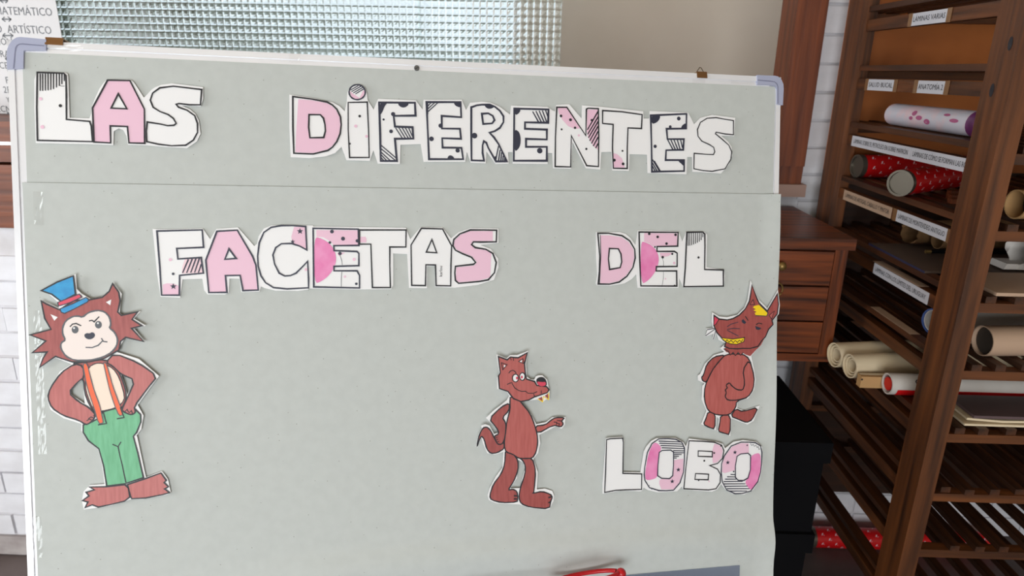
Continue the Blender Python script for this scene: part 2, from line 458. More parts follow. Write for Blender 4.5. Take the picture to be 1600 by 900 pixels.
# ================================================================ black box on the floor
BY = 1.36
c = at_y(1303, 693, BY)
bw = .42
zm = at_y(1284, 836, BY).z
for k, (z0, z1, xr, lab) in enumerate(((zm, c.z, c.x, 'plain black lidded box, upper of two stacked under the drawer cabinet'), (0, zm-.0005, c.x-.004, 'plain black lidded box on the floor under the upper black box'))):
    kb = thing('black_box', (c.x-bw/2, BY+.18, z0), lab, 'box', 'stacked black boxes')
    MB().box((xr-bw+.012, BY+.010, z0), (xr-.010, BY+.345, z1-.03)).build('body', M['black'], kb)
    MB().box((xr-bw, BY, z1-.052), (xr, BY+.355, z1)).build('lid', M['black'], kb)
# ================================================================ slatted storage rack
RX0, RX1 = .83, 1.79
RY0, RY1 = 1.248, 1.945
LV = [1.655-.141*k for k in range(10)]           # top of the crossbars on each level
rack = thing('slatted_rack', ((RX0+RX1)/2, 1.6, 0), 'tall dark brown wooden rack with slatted levels and paper labels', 'rack')
for (x, y0, y1) in ((RX0, RY0, RY0+.077), (RX0, RY1-.085, RY1), (RX1-.038, RY0, RY0+.077), (RX1-.038, RY1-.085, RY1)):
    p = MB().box((x, y0, 0), (x+.038, y1, 2.25)).build('post', M['rack_z'], rack)
    if x == RX0 and y0 == RY0:
        for (px, py) in ((1579, 68), (1550, 141)):
            kn = MB(); q = at_x(px, py, RX0)
            n = 12; k = len(kn.v)
            for i in range(n):
                t = 6.283*i/n; kn.v.append(Vector((RX0-.0006, q.y+.006*math.cos(t), q.z+.012*math.sin(t))))
            kn.f.append([k+i for i in range(n)])
            kn.build('knot', M['ink'], p)
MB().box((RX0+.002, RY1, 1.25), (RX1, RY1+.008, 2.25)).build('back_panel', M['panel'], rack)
MB().box((RX0+.002, RY1, .2), (RX1, RY1+.008, 1.249)).build('back_panel', wood('shaded_back_panel', (40, 22, 13), (66, 36, 19), 0), rack)['label'] = 'lower back panel with shade painted in'  # dark tone paints in the shade behind the lower levels
sl = cb = None
xs = [.845, .8825]+[.929+.0546*k for k in range(15)]
for k, z in enumerate(LV):
    for x0 in (.845, RX1-.065):                  # bearers that carry the crossbars
        MB().box((x0, RY0+.079, z-.046), (x0+.02, RY1-.087, z-.0195)).build('bearer', M['rack_y'], rack)
    for y0 in (RY0+.002, RY1-.03):
        MB().box((RX0+.038, y0, z-.019), (RX1-.038, y0+.026, z)).build('crossbar', M['rack_x'], rack)
    for i, x in enumerate(xs):
        if i == 1 and k > 7: continue
        if sl is None or i == 0:
            y0, y1 = (RY0+.079, RY1-.087) if i == 0 else (RY0+.005, RY1-.004)
            o = MB().box((x, y0, z), (x+(.0255 if i != 1 else .02), y1, z+.013)).build('slat', M['slat'], rack)
            if i: sl = o; sx, sz = x, z
        else:
            o = sl.copy(); COL.objects.link(o); o.location = (x-sx+random.uniform(-.003, .003), random.uniform(-.006, .003), z-sz)
# ---- labels stuck along the bearers
LX = .8449
def label(p0, p1, txt, h=None, m='label', squeeze=.8, tape=True):
    """p0, p1: photo points at the middle of the label's left and right ends"""
    a = at_x(*p0, LX); b = at_x(*p1, LX)
    lv = min(LV, key=lambda z: abs(z-.033-(a.z+b.z)/2)); zc = lv-.033
    h = h or .026
    o = MB().box((LX-.0012, b.y, zc-h/2), (LX-.0002, a.y, zc+h/2)).build('label', M[m], rack)
    mb = MB(); L = a.y-b.y
    v, f = text_mesh(txt, 1); w = max(p.x for p in v)-min(p.x for p in v)
    s = .0155; put_text(mb, txt, s, (LX-.0012, (a.y+b.y)/2, zc), (0, -1, 0), (0, 0, 1), .0004, L*.92/(w*s))
    mb.build('lettering', M['ink'], o)
    if tape:
        for e, d in ((a.y, 1), (b.y, -1)):
            MB().box((LX-.0015, min(e, e+d*.016), zc-.014), (LX-.0008, max(e, e+d*.016), zc+.014)).build('tape', M['tape_brown'], rack)
tb = mat('packing_tape', (132, 96, 66), .2); M['tape_brown'] = tb
label((1426, 31), (1480, 25), 'LÁMINAS VARIAS')
label((1357, 132), (1397, 133), 'SALUD BUCAL')
label((1435, 133), (1477, 134), 'ANATOMÍA 2')
label((1331, 224), (1423, 242), 'LÁMINAS SOBRE EL PETRÓLEO EN SOBRE MARRÓN', tape=False)
label((1423.5, 242), (1515, 259), 'LÁMINAS DE CÓMO SE FORMAN LAS RO', tape=False)
label((1318, 309), (1393, 334), 'LÁMINAS DE ARTIGAS, CABALLO Y PINTOR', m='label_tan', tape=False)
label((1401, 339), (1481, 364), 'LÁMINAS DE MONTEVIDEO ANTIGUO')
label((1365, 422), (1451, 467), 'LÁMINAS CON LOS LÍMITES DEL URUGUAY', tape=False)
def flat_label(p0, p1, z):                       # label lying on the outermost slat
    a = at_z(*p0, z); b = at_z(*p1, z)
    MB().box((.846, min(a.y, b.y), z), (.868, max(a.y, b.y), z+.0008)).build('label', M['label_tan'], rack)
flat_label((1372, 480), (1450, 523), LV[5]+.013)
flat_label((1360, 408), (1445, 448), LV[4]-.0195)

# ================================================================ rolls and papers kept in the rack
def roll(name, lab, p, q, r, m, group=None, r2=None, inner=.86, n=22, cat='paper roll', tm='tube_dark'):
    o = thing(name, ((Vector(p)+Vector(q))/2-Vector((0, 0, r))), lab, cat, group)
    MB().tube(p, q, r, r2, n, inner=inner).build('sheet' if 'roll' in name else 'shell', M[m], o, smooth=True)
    return o
TOP = [z+.0132 for z in LV]
# printed poster roll lying lengthwise on the third level
ra = at_z(1384, 196, TOP[2]); rb = at_z(1522, 220, TOP[2]); r = .0255
ra.z = rb.z = TOP[2]+r+.0016; ra.x = .895; rb.x = .895; rb.y = RY0+.084
pr = thing('poster_roll', (ra+rb)/2-Vector((0, 0, r)), 'rolled white and lilac printed poster with purple end on the third rack level', 'paper roll')
dv = (rb-ra)
pm = mat('poster_print', (214, 212, 224), .4, rgb2=(232, 206, 214), scale=(18, 18, 18), lo=.42, hi=.6)
MB().tube(ra, ra+dv*.80, r, n=24, inner=.8).build('sheet', pm, pr, smooth=True)
MB().tube(ra+dv*.80, rb, r+.0012, n=24, inner=.8).build('purple_wrap', mat('purple_print', (126, 62, 122), .4, rgb2=(92, 36, 86), scale=(30, 30, 30)), pr, smooth=True)
fm_ = mat('magenta_flower', (184, 96, 140), .4); dn = dv.normalized(); side = dn.cross(Vector((0, 0, 1))).normalized()
def spot(t, ang, w, h):
    fl = MB(); k = len(fl.v)
    for i in range(10):
        a = 6.283*i/10; aa = ang+h*math.sin(a)/r
        fl.v.append(ra+dn*(t*dv.length+w*math.cos(a))+(side*math.cos(aa)+Vector((0, 0, 1))*math.sin(aa))*(r+.0005))
    fl.f.append([k+i for i in range(10)]); fl.build('printed_spot', fm_, pr)
for (t, a, w, h) in ((.32, 2.75, .010, .006), (.38, 3.1, .013, .005), (.30, 3.2, .008, .004), (.46, 3.35, .012, .006), (.62, 2.6, .012, .003), (.7, 3.0, .016, .004)):
    spot(t, a if (side.x < 0) == (math.cos(a) > 0) else math.pi-a, w, h)
# two red tubes on the fourth level
def red_tube(p, q, r, lab):
    o = thing('mailing_tube', (p+q)/2-Vector((0, 0, r)), lab, 'tube', 'red mailing tubes with white flecks')
    d = (q-p).normalized(); n = 22
    MB().tube(p+d*.012, q, r, n=n).build('shell', M['redprint'], o, smooth=True)
    c = MB().tube(p, p+d*.013, r*1.02, n=n, inner=.84); c.tube(p+d*.004, p+d*.006, r*.86, n=n)
    c.build('end_cap', M['cap_metal'], o, smooth=True)
    a = d.cross(Vector((0, 0, 1))).normalized(); b = a.cross(d)
    f = MB(); L = (q-p).length
    for i in range(int(L/.022)):
        for j in range(7):
            an = (j+.5*(i % 2))*6.283/7; s = .03+i*.022
            def pt(t, u): return p+d*(s+t)+(a*math.cos(an+u/r)+b*math.sin(an+u/r))*(r+.0005)
            k = len(f.v); f.v += [pt(-.003, -.0035), pt(.0005, -.0035), pt(.0035, .0035), pt(0, .0035)]; f.f.append([k, k+1, k+2, k+3])
            k = len(f.v); f.v += [pt(.004, -.004), pt(.006, -.004), pt(.006, -.002), pt(.004, -.002)]; f.f.append([k, k+1, k+2, k+3])
    e = f.build('flecks', M['softpink'], o); e['kind'] = 'stuff'
    return o
r = .029; c0 = at_z(1406, 287, TOP[3]+r); d = Vector((math.cos(.62), math.sin(.62), 0))
c0.z = TOP[3]+r+.001
red_tube(c0, c0+d*.30, r, 'red mailing tube with white flecks, front one of two on its rack level')
r = .0295; c1 = at_z(1338, 260, TOP[3]+r); c1.z = TOP[3]+r+.001
d = Vector((math.cos(.12), math.sin(.12), 0))
red_tube(c1, c1+d*.34, r, 'red mailing tube with white flecks, rear one of two near far rack post')
r = .034; cf = at_z(1262, 834, r); cf.y = min(cf.y, 1.93); cf.z = r+.0005
red_tube(cf, cf+Vector((.6, 0, 0)), r, 'red mailing tube lying on the floor under the rack')
# wooden offcuts under the front tube's right end
of = at_z(1478, 316, TOP[3]);
for k, (dx, dy, L) in enumerate(((0, -.012, .2), (.016, .016, .2), (.03, .046, .18))):
    o = MB().box((of.x+dx, of.y+dy-.008, TOP[3]+.0002), (of.x+dx+L, of.y+dy+.008, TOP[3]+.010+.004*k)).build('wooden_offcut', M['frame_x'], loc=(of.x+dx, of.y+dy, TOP[3]))
    tag(o, ('nearest','middle','rearmost')[k]+' of three short wood offcuts beside the red tube', 'offcut', 'wooden offcuts')
# crumpled wrapping paper roll and dark flat folder on the fifth level
z = TOP[4]
a = at_z(1376, 383, z); b = at_z(1478, 428, z); b_edge = b.y-.004
o = thing('flat_board', (a.x+.25, (a.y+b.y)/2, z), 'thin grey-brown board with dark blue edge lying under crumpled roll', 'board')
MB().box((.846, b.y, z+.0002), (1.2, a.y, z+.005)).build('sheet', mat('grey_board', (92, 76, 66), .6), o)
MB().box((.8445, b.y, z+.0002), (.846, a.y, z+.005)).build('edge', M['slate'], o)
r = .027; c = at_z(1420, 382, z+.007); c.z = z+r+.009; c.x -= .004
cr = thing('crumpled_roll', c-Vector((0, 0, r)), 'crumpled brown wrapping paper roll with open flared end', 'paper roll')
q = c+Vector((.5, .12, 0))
mb = MB().tube(c, q, r, n=18, inner=.9)
for v in mb.v:
    s = (v-c).length
    if s < .08: v += (v-c)*.12*math.sin(v.z*400)+Vector((random.uniform(-.004, .004), 0, random.uniform(-.003, .003)))
mb.build('sheet', M['crumple'], cr, smooth=True)
c2 = c+Vector((.04, -.05, -.004)); 
o = thing('crumpled_roll', c2-Vector((0, 0, .022)), 'smaller brown wrapping paper roll in front of crumpled roll', 'paper roll')
mb = MB().tube(c2, c2+Vector((.5, .06, 0)), .022, n=16, inner=.9); mb.build('sheet', M['crumple'], o, smooth=True)
p = at_z(1446, 393, z+.012)
o = thing('pencil', p, 'dark pencil with pale tip lying on the grey-brown board', 'pencil')
MB().tube(p+Vector((0, 0, 0)), p+Vector((.012, 0, 0)), .0045, .0045, 8).build('tip', M['brass'], o)
MB().tube(p+Vector((.012, 0, 0)), p+Vector((.2, .01, 0)), .0045, .0045, 8).build('shaft', M['black'], o)
# blue-ended roll on the sixth level
r = .028; c = at_z(1456, 503, TOP[5]+r); c.z = TOP[5]+r+.001
o = thing('poster_roll', c-Vector((0, 0, r)), 'poster roll with blue printed edge half hidden by the near post', 'paper roll')
MB().tube(c+Vector((.004, 0, 0)), c+Vector((.3, .08, 0)), r, n=20, inner=.85).build('sheet', M['whiteroll'], o, smooth=True)
MB().tube(c, c+Vector((.012, .003, 0)), r*1.02, n=20, inner=.9).build('printed_edge', mat('blue_print', (70, 100, 168), .5), o, smooth=True)
# eighth-level things: cream rolls, carton, red and white roll, folder with loose sheets
z = TOP[6]
def cream(px, py, r, L, ang, dy, lab, m='cream', g='cream paper rolls'):
    c = at_z(px, py, z+r); c.z = z+r+.001; c.y += dy
    d = Vector((math.cos(ang), math.sin(ang), 0))
    o = thing('paper_roll', c-Vector((0, 0, r)), lab, 'paper roll', g)
    MB().tube(c, c+d*L, r, n=22, inner=.9).tube(c+d*.004, c+d*L, r*.8, n=22, inner=.86).tube(c+d*.007, c+d*L, r*.6, n=16, inner=.84).build('sheet', M[m], o, smooth=True)
    return o, c, d
cream(1303, 555, .030, .5, .16, -.001, 'cream paper roll, rear of the two beside the tan carton')
o, c, d = cream(1330, 575, .0285, .42, .14, .009, 'cream paper roll lying just behind the tan carton')
ct = at_z(1338, 601, z); ct.y = 1.4285; ct2 = at_z(1437, 600, z)
o = thing('carton', (ct.x+.08, ct.y+.02, z), 'long flat tan cardboard carton in front of the cream rolls', 'carton')
MB().box((ct.x, ct.y, z+.0003), (ct.x+.36, ct.y+.019, z+.028)).build('body', M['tan'], o)
hp = at_y(1347, 593, ct.y-.0005)
MB().tube(hp, hp+Vector((0, .0004, 0)), .0022, n=10).build('hole', M['ink'], o)
for (p0, p1, w) in (((ct.x+.002, ct.y+.01, z+.0286), (ct.x+.352, ct.y+.019, z+.0292), 0),):
    MB().box(p0, p1).build('flap', M['cream'], o)
r = .024; c = at_z(1386, 600, z+r); c.z = z+r+.001; d = Vector((1, 0, 0)); L = .62
o = thing('banner_roll', c-Vector((0, 0, r)), 'white banner roll with red stripe and black lettering, held in the rack', 'paper roll')
c = c+Vector((0, 0, 0))
MB().tube(c, c+d*L, r, n=24, inner=.86).build('sheet', M['whiteroll'], o, smooth=True)
aa = Vector((0, -1, 0)); st = MB(); n = 8; k = len(st.v)
for i in range(n+1):
    t = -.15-1.35*i/n; w = (aa*math.cos(t)+Vector((0, 0, 1))*math.sin(t))*(r+.0006)
    st.v += [c+d*.012+w, c+d*L+w]
for i in range(n): st.f.append([k+2*i, k+2*i+1, k+2*i+3, k+2*i+2])
st.tube(c+d*.001, c+d*.02, r*.62, n=14)
st.build('red_stripe', M['redprint'], o)
lt = MB(); v, f = text_mesh('OSO', .026); k = len(lt.v)
for p in v:
    t = .62+ -p.y/r * -1*.7
    w = (aa*math.cos(t)+Vector((0, 0, 1))*math.sin(t))*(r+.0008); lt.v.append(c+d*(.092-p.x)+w) if False else lt.v.append(c+d*(.075+p.x)+w)
for q in f: lt.f.append([k+i for i in q])
lt.build('lettering', M['ink'], o)
# folder and loose sheets, front right
a = at_z(1488, 662, z); zz = z
o = thing('paper_stack', (a.x+.2, 1.31, z), 'stack of cream sheets, lower edge of the right-hand rack pile', 'paper')
for k, (y0, x0, t) in enumerate(((1.262, .905, .0), (1.266, .91, .0055))):
    mb = MB(); N = 10
    for i in range(N+1):
        x = x0+.72*i/N; lift = .006*max(0, 1-i)*k + .003*math.sin(i*.5)*k
        for (y, dz) in ((y0, 0), (1.355, 0), (1.355, .0045), (y0, .0045)): mb.v.append(Vector((x, y, zz+.0004+t+max(lift, 0)+dz)))
    for i in range(N):
        for j in range(4):
            mb.f.append([4*i+j, 4*i+(j+1) % 4, 4*i+4+(j+1) % 4, 4*i+4+j][::-1])
    mb.f.append([3, 2, 1, 0][::-1]); mb.f.append([4*N, 4*N+1, 4*N+2, 4*N+3][::-1]); mb.build('sheet', M['cream'], o)
zz += .0168
o = MB().box((.922, 1.264, zz), (1.62, 1.36, zz+.006)).build('dark_folder', M['maroon'], loc=(1.26, 1.31, zz))
tag(o, 'dark maroon folder lying on the cream sheets', 'folder')
# right-hand bay
r = .031; c = at_y(1537, 523, 1.3); c.z = TOP[5]+r+.001
o = roll('cardboard_tube', 'beige cardboard tube with pale flecks on the level below the crumpled white roll', c, c+Vector((.6, .05, 0)), r, 'label_tan', inner=.93, cat='tube')
MB().tube(c+Vector((.006, 0, 0)), c+Vector((.012, 0, 0)), r*.86, n=20).build('inside', M['tube_dark'], o)
r = .028; c = at_y(1592, 298, 1.3); c.z = TOP[3]+r+.001
o = roll('cardboard_tube', 'brown cardboard tube behind the near post, above the crumpled white roll', c, c+Vector((.5, .05, 0)), r, 'tan', inner=.9, cat='tube')
MB().tube(c+Vector((.03, 0, 0)), c+Vector((.04, 0, 0)), r*.82, n=20).build('inside', M['tube_dark'], o)
z = TOP[4]
a = at_z(1532, 455, z); 
o = MB().box((.9, 1.256, z+.0003), (1.6, min(b_edge, 1.5), z+.007)).build('plywood_sheet', M['label_tan'], loc=(1.2, 1.38, z))
tag(o, 'thin pale wooden sheet under the crumpled white paper roll', 'board')
r = .036; c = at_z(1585, 420, z+.008); c.z = z+r+.0085
o = thing('paper_roll', c-Vector((0, 0, r)), 'crumpled white paper roll with torn end at the right edge', 'paper roll')
mb = MB().tube(c, c+Vector((.5, .03, 0)), r, n=20, inner=.85)
for v in mb.v:
    if abs(v.x-c.x) < .05: v += Vector((random.uniform(-.006, .006), random.uniform(-.002, .002), random.uniform(-.0015, .002)))
mb.build('sheet', M['whiteroll'], o, smooth=True)
MB().obox(c+Vector((-.032, -.012, -r+.001)), (.05, 0, 0), (0, .05, 0), (.006, 0, .012)).build('torn_flap', M['whiteroll'], o)
# ================================================================ whiteboard on its stand
def bl(u, v, n=0): return BO+BM.col[0]*u+BM.col[1]*v+BM.col[2]*n     # board point -> room
def board_root(name, mb_or_none, u, v, n, m=None, tilt=(0, 0)):
    """root whose own axes are the board's right / up / outward"""
    w = BW @ Matrix.Translation((u, v, n)) @ Matrix.Rotation(tilt[0], 4, 'X') @ Matrix.Rotation(tilt[1], 4, 'Y')
    if mb_or_none is None:
        o = bpy.data.objects.new(name, None); COL.objects.link(o); o.empty_display_size = .05
    else:
        o = mb_or_none.build(name, m)
    o.matrix_world = w; o['org'] = (0, 0, 0)
    return o
HB = .92
wb = board_root('whiteboard', None, 0, 0, 0)
tag(wb, 'tilted aluminium-framed whiteboard covered with grey-green paper', 'whiteboard')
def bpart(name, mb, m, parent=wb): return mb.build(name, m, parent, local=True)
bpart('panel', MB().box((-.59, -HB+.008, -.016), (.59, -.008, -.002)), M['panel_white'])
def rail(a, b, axis, sgn):                       # outer strip, groove, inner lip
    mb = MB(); w = .021
    for (o0, o1, z) in ((0, .0085, .0036), (.0085, .0105, .001), (.0105, w, .0026)):
        if axis == 'u':
            v0, v1 = (sgn*o1, sgn*o0) if sgn < 0 else (-HB+o0, -HB+o1)
            mb.box((a, v0, -.018), (b, v1, z))
        else:
            u0, u1 = (-.6+o0, -.6+o1) if sgn < 0 else (.6-o1, .6-o0)
            mb.box((u0, a, -.018), (u1, b, z))
    return mb
bpart('frame_rail', rail(-.6, .6, 'u', -1), M['alu'])
bpart('frame_rail', rail(-.6, .6, 'u', 1), M['alu'])
bpart('frame_rail', rail(-HB, 0, 'v', -1), M['alu'])
bpart('frame_rail', rail(-HB, 0, 'v', 1), M['alu'])
def zp(x0, y0, s):                               # photo-crop coordinates -> board plane
    return lambda pts: [uv(x0+p[0]/s, y0+p[1]/s) for p in pts]
def pl(t): return [tuple(float(c) for c in p.split(',')) for p in t.split()]
Z5 = zp(0, 0, 7.5); ZR = zp(1200, 0, 4)
c = bpart('corner_cap', MB().poly([Z5(pl('108,825 105,640 112,590 128,545 170,485 215,456 260,447 565,475 562,605 320,605 303,612 299,815 190,822'))], .006, -.02), M['cap'])
bpart('groove', MB().stroke(Z5(pl('187,815 196,720 205,620 212,575 228,548 255,533 290,530 400,540 545,552')), .0014, .0063), M['cap_line'], c)
c = bpart('corner_cap', MB().poly([ZR(pl('-78,474 0,478 30,478 52,484 72,502 84,530 86,560 81,662 44,655 45,562 40,548 28,540 0,536 -78,534'))], .006, -.02), M['cap'])
bpart('groove', MB().stroke(ZR(pl('-76,506 0,513 28,517 42,528 49,545 50,652')), .0014, .0063), M['cap_line'], c)
u, v = uv(651, 107.5)
s = bpart('screw', MB().dot((u, v), .0042, .0046).poly([[(u+.0042*math.cos(t*.4), v+.0042*math.sin(t*.4)) for t in range(16)]], .0044, .002), M['screw'])
bpart('slot', MB().stroke([(u-.0026, v-.0015), (u+.0026, v+.0015)], .001, .0049), M['ink'], s)
# pen tray hooked over the bottom edge
bpart('pen_tray', MB().box((-.35, -.93, .004), (.5375, -.857, .0065)).box((-.35, -.934, .004), (.5375, -.93, .075)).box((-.35, -.934, .073), (.5375, -.918, .076)), M['steel'])
for su in (-.42, .36):                           # stand, hidden behind the board
    t = bl(su, -.40, -.03); mb = MB()
    mb.box((t.x-.02, t.y+.0, .03), (t.x+.02, t.y+.03, t.z+.1))
    mb.box((t.x-.02, t.y-.22, 0), (t.x+.02, t.y+.28, .035))
    L = MB(); inv = BW.inverted(); L.v = [inv @ q for q in mb.v]; L.f = mb.f
    bpart('leg', L, M['alu'])
    q = inv @ Vector((t.x, t.y+.015, t.z+.05)); 
    bpart('bracket', MB().box((q.x-.03, q.y-.03, -.045 if q.z > -.045 else q.z), (q.x+.03, q.y+.03, -.014)), M['screw'])

# ---- two sheets of grey paper taped on the board
def sheet(name, u0, u1, v0, v1, n, lab, wav=None, nu=60, nv=40):
    mb = MB()
    for j in range(nv+1):
        for i in range(nu+1):
            a = u0+(u1-u0)*i/nu; b = v0+(v1-v0)*j/nv
            z = 0
            if wav: a, z = wav(a, b, i/nu, j/nv)
            mb.v.append(Vector((a, b, z)))
    for j in range(nv):
        for i in range(nu):
            k = j*(nu+1)+i; mb.f.append([k, k+1, k+nu+2, k+nu+1])
    o = board_root(name, mb, 0, 0, n, M['kraft'])
    for p in o.data.polygons: p.use_smooth = True
    return tag(o, lab, 'paper', 'grey paper sheets on the board')
# fine specks of the recycled paper
t = M['kraft'].node_tree; b = t.nodes['Principled BSDF']; old = b.inputs['Base Color'].links[0].from_socket
tc = t.nodes.new('ShaderNodeTexCoord'); vo = t.nodes.new('ShaderNodeTexVoronoi'); vo.inputs['Scale'].default_value = 70
rp = t.nodes.new('ShaderNodeValToRGB'); rp.color_ramp.elements[0].position = .035; rp.color_ramp.elements[1].position = .07
rp.color_ramp.elements[0].color = (.45, .43, .4, 1); rp.color_ramp.elements[1].color = (1, 1, 1, 1)
mx = t.nodes.new('ShaderNodeMix'); mx.data_type = 'RGBA'; mx.blend_type = 'MULTIPLY'; mx.inputs[0].default_value = .8
t.links.new(tc.outputs['Object'], vo.inputs[0]); t.links.new(vo.outputs['Distance'], rp.inputs[0])
t.links.new(old, mx.inputs[6]); t.links.new(rp.outputs[0], mx.inputs[7]); t.links.new(mx.outputs[2], b.inputs['Base Color'])
ul = uv(40, 180)[0]; ur = uv(1209, 180)[0]; vt = uv(600, 105)[1]
vs = uv(600, 294.5)[1]
sheet('grey_paper_sheet', ul, ur, vs-.03, -.0165, .0030, 'upper grey-green paper sheet behind the words LAS DIFERENTES')
def sm(x): x = max(0, min(1, x)); return x*x*(3-2*x)
def wave(a, b, i, j):
    z = 0
    z += .0075*sm((-.765-b)/.03)*math.exp(-((b+.80+.10*(a-.2)**2)/.03)**2)*sm((a+.45)/.3)
    z += .0025*sm((a-.575)/.02)*(math.sin(b*19)+1.1)
    z += .0016*sm((b-(vs-.012))/.012)
    if a > .57: a += sm((a-.57)/.03)*(.0005*math.sin(b*13)+.0004)
    return a, z
ll = uv(33.5, 300)[0]
sheet('grey_paper_sheet', -.5865, .6005, -HB+.004, vs, .0041, 'lower grey-green paper sheet behind the wolves, overlapping the upper sheet', wave, 90, 80)
NS = .0048                                       # front of the paper: things glued on it start here

# ---- clear tape along the left side and on the top rail
tm = bpy.data.materials.new('clear_tape'); tm.use_nodes = True; tt = tm.node_tree; tt.nodes.clear()
o1 = tt.nodes.new('ShaderNodeOutputMaterial'); tr = tt.nodes.new('ShaderNodeBsdfTransparent'); gl = tt.nodes.new('ShaderNodeBsdfGlossy')
gl.inputs['Roughness'].default_value = .12; mxs = tt.nodes.new('ShaderNodeMixShader'); mxs.inputs[0].default_value = .07
tt.links.new(tr.outputs[0], mxs.inputs[1]); tt.links.new(gl.outputs[0], mxs.inputs[2]); tt.links.new(mxs.outputs[0], o1.inputs[0])
def tape(px0, py0, px1, py1, n, lab, w=None):
    a = uv(px0, py0); b = uv(px1, py1); u0, u1 = sorted((a[0], b[0])); v0, v1 = sorted((a[1], b[1]))
    mb = MB(); nu, nv = 5, max(4, int((v1-v0)/.006))
    for j in range(nv+1):
        for i in range(nu+1):
            mb.v.append(Vector((u0+(u1-u0)*i/nu-(u0+u1)/2, v0+(v1-v0)*j/nv-(v0+v1)/2, .0003+random.uniform(0, .0011))))
    for j in range(nv):
        for i in range(nu):
            k = j*(nu+1)+i; mb.f.append([k, k+1, k+nu+2, k+nu+1])
    o = board_root('clear_tape', mb, (u0+u1)/2, (v0+v1)/2, n, tm)
    tag(o, lab, 'tape', 'clear tape strips')
tape(55, 485, 76, 708, NS, 'long clear tape strip down the left edge beside the wolf with hat')
tape(51, 806, 70, 868, NS, 'short clear tape strip at the lower left edge of board')
tape(55, 300, 72, 352, NS, 'small clear tape piece on left edge just under the paper seam')
tape(78, 70, 132, 82, .0040, 'clear tape piece on the top rail beside the bronze clip')
tape(452, 84, 470, 100, .0040, 'clear tape piece on the top rail above the word DIFERENTES')
tape(1080, 124, 1100, 132, .0040, 'clear tape piece on the top rail under the tan clip')
tape(1140, 127, 1178, 134, .0040, 'clear tape piece on the top rail beside the right corner cap')

# ---- clips on the top edge
def clip(px, py, w, h, lab, wire):
    u, v = uv(px, py)
    o = board_root('binder_clip', None, u, v, 0); tag(o, lab, 'clip', 'metal clips on the board top')
    mb = MB()
    prof = [(-h*.5, .0052), (-h*.5, .0068), (h*.5+.001, .004), (h*.5+.001, -.022), (-h*.5, -.0245), (-h*.5, -.0228), (h*.38, -.0205), (h*.38, .0026)]
    k = len(mb.v)
    for x in (-w/2, w/2):
        for (a, z) in prof: mb.v.append(Vector((x, a, z)))
    n = len(prof)
    for i in range(n): mb.f.append([k+i, k+(i+1) % n, k+n+(i+1) % n, k+n+i])
    for q in ((0, 1, 2, 7), (2, 3, 6, 7), (3, 4, 5, 6)):
        mb.f.append([k+i for i in q]); mb.f.append([k+n+i for i in q][::-1])
    mb.build('clip_body', M['bronze'], o, local=True)
    if wire:
        pts = [(-w*.45, h*.4, -.004), (w*.2, h*.5+.0125, -.012), (w*.36, h*.5+.0115, -.012), (w*.5, h*.4, -.004)]
        MB().path(pts, .0007, 6).build('wire_lever', M['wire'], o, local=True)
    else:
        MB().path([(w*.5, 0, .001), (w*.62, .001, -.008), (w*.5, -.001, -.018)], .0011, 6).build('wire_lever', M['ink'], o, local=True)
clip(87, 66.5, .023, .010, 'bronze metal clip on the board top beside the left corner cap', False)
clip(1095, 118.5, .018, .010, 'tan metal clip with raised wire loop on board top right', True)

# ---- red handled scissors lying in the tray
def uvn(px, py, n):
    r = ROT @ _ray(px, py); q = BM.col[2]; o = BO+q*n
    p = EYE + r*((o-EYE).dot(q)/r.dot(q)) - o
    return (p.dot(BM.col[0]), p.dot(BM.col[1]))
su_, sv_ = uvn(914, 903, .032)
sc = board_root('scissors', None, su_, sv_, .032)
tag(sc, 'red handled scissors lying in the metal tray at the bottom edge', 'scissors')
def loop(cx, cz, rx, rz): return [(cx+rx*math.cos(t*.2618), .006*math.sin(t*.2618+1.2), cz+rz*math.sin(t*.2618)) for t in range(24)]
MB().path(loop(0, 0, .058, .020), .0036, 10, True).ball((.062, .004, .002), .0085).build('handle_loop', M['scissors'], sc, smooth=True, local=True)
MB().path(loop(-.02, .05, .045, .012), .0036, 10, True).build('handle_loop', M['scissors'], sc, smooth=True, local=True)
for k in (0, 1):
    MB().obox((-.21, -.010-.003*k, .012+.004*k), (.155, 0, 0), (0, .002, 0), (0, 0, .010)).build('blade', M['steel'], sc, local=True)
MB().ball((-.06, -.010, .02), .005).build('pivot', M['screw'], sc, smooth=True, local=True)
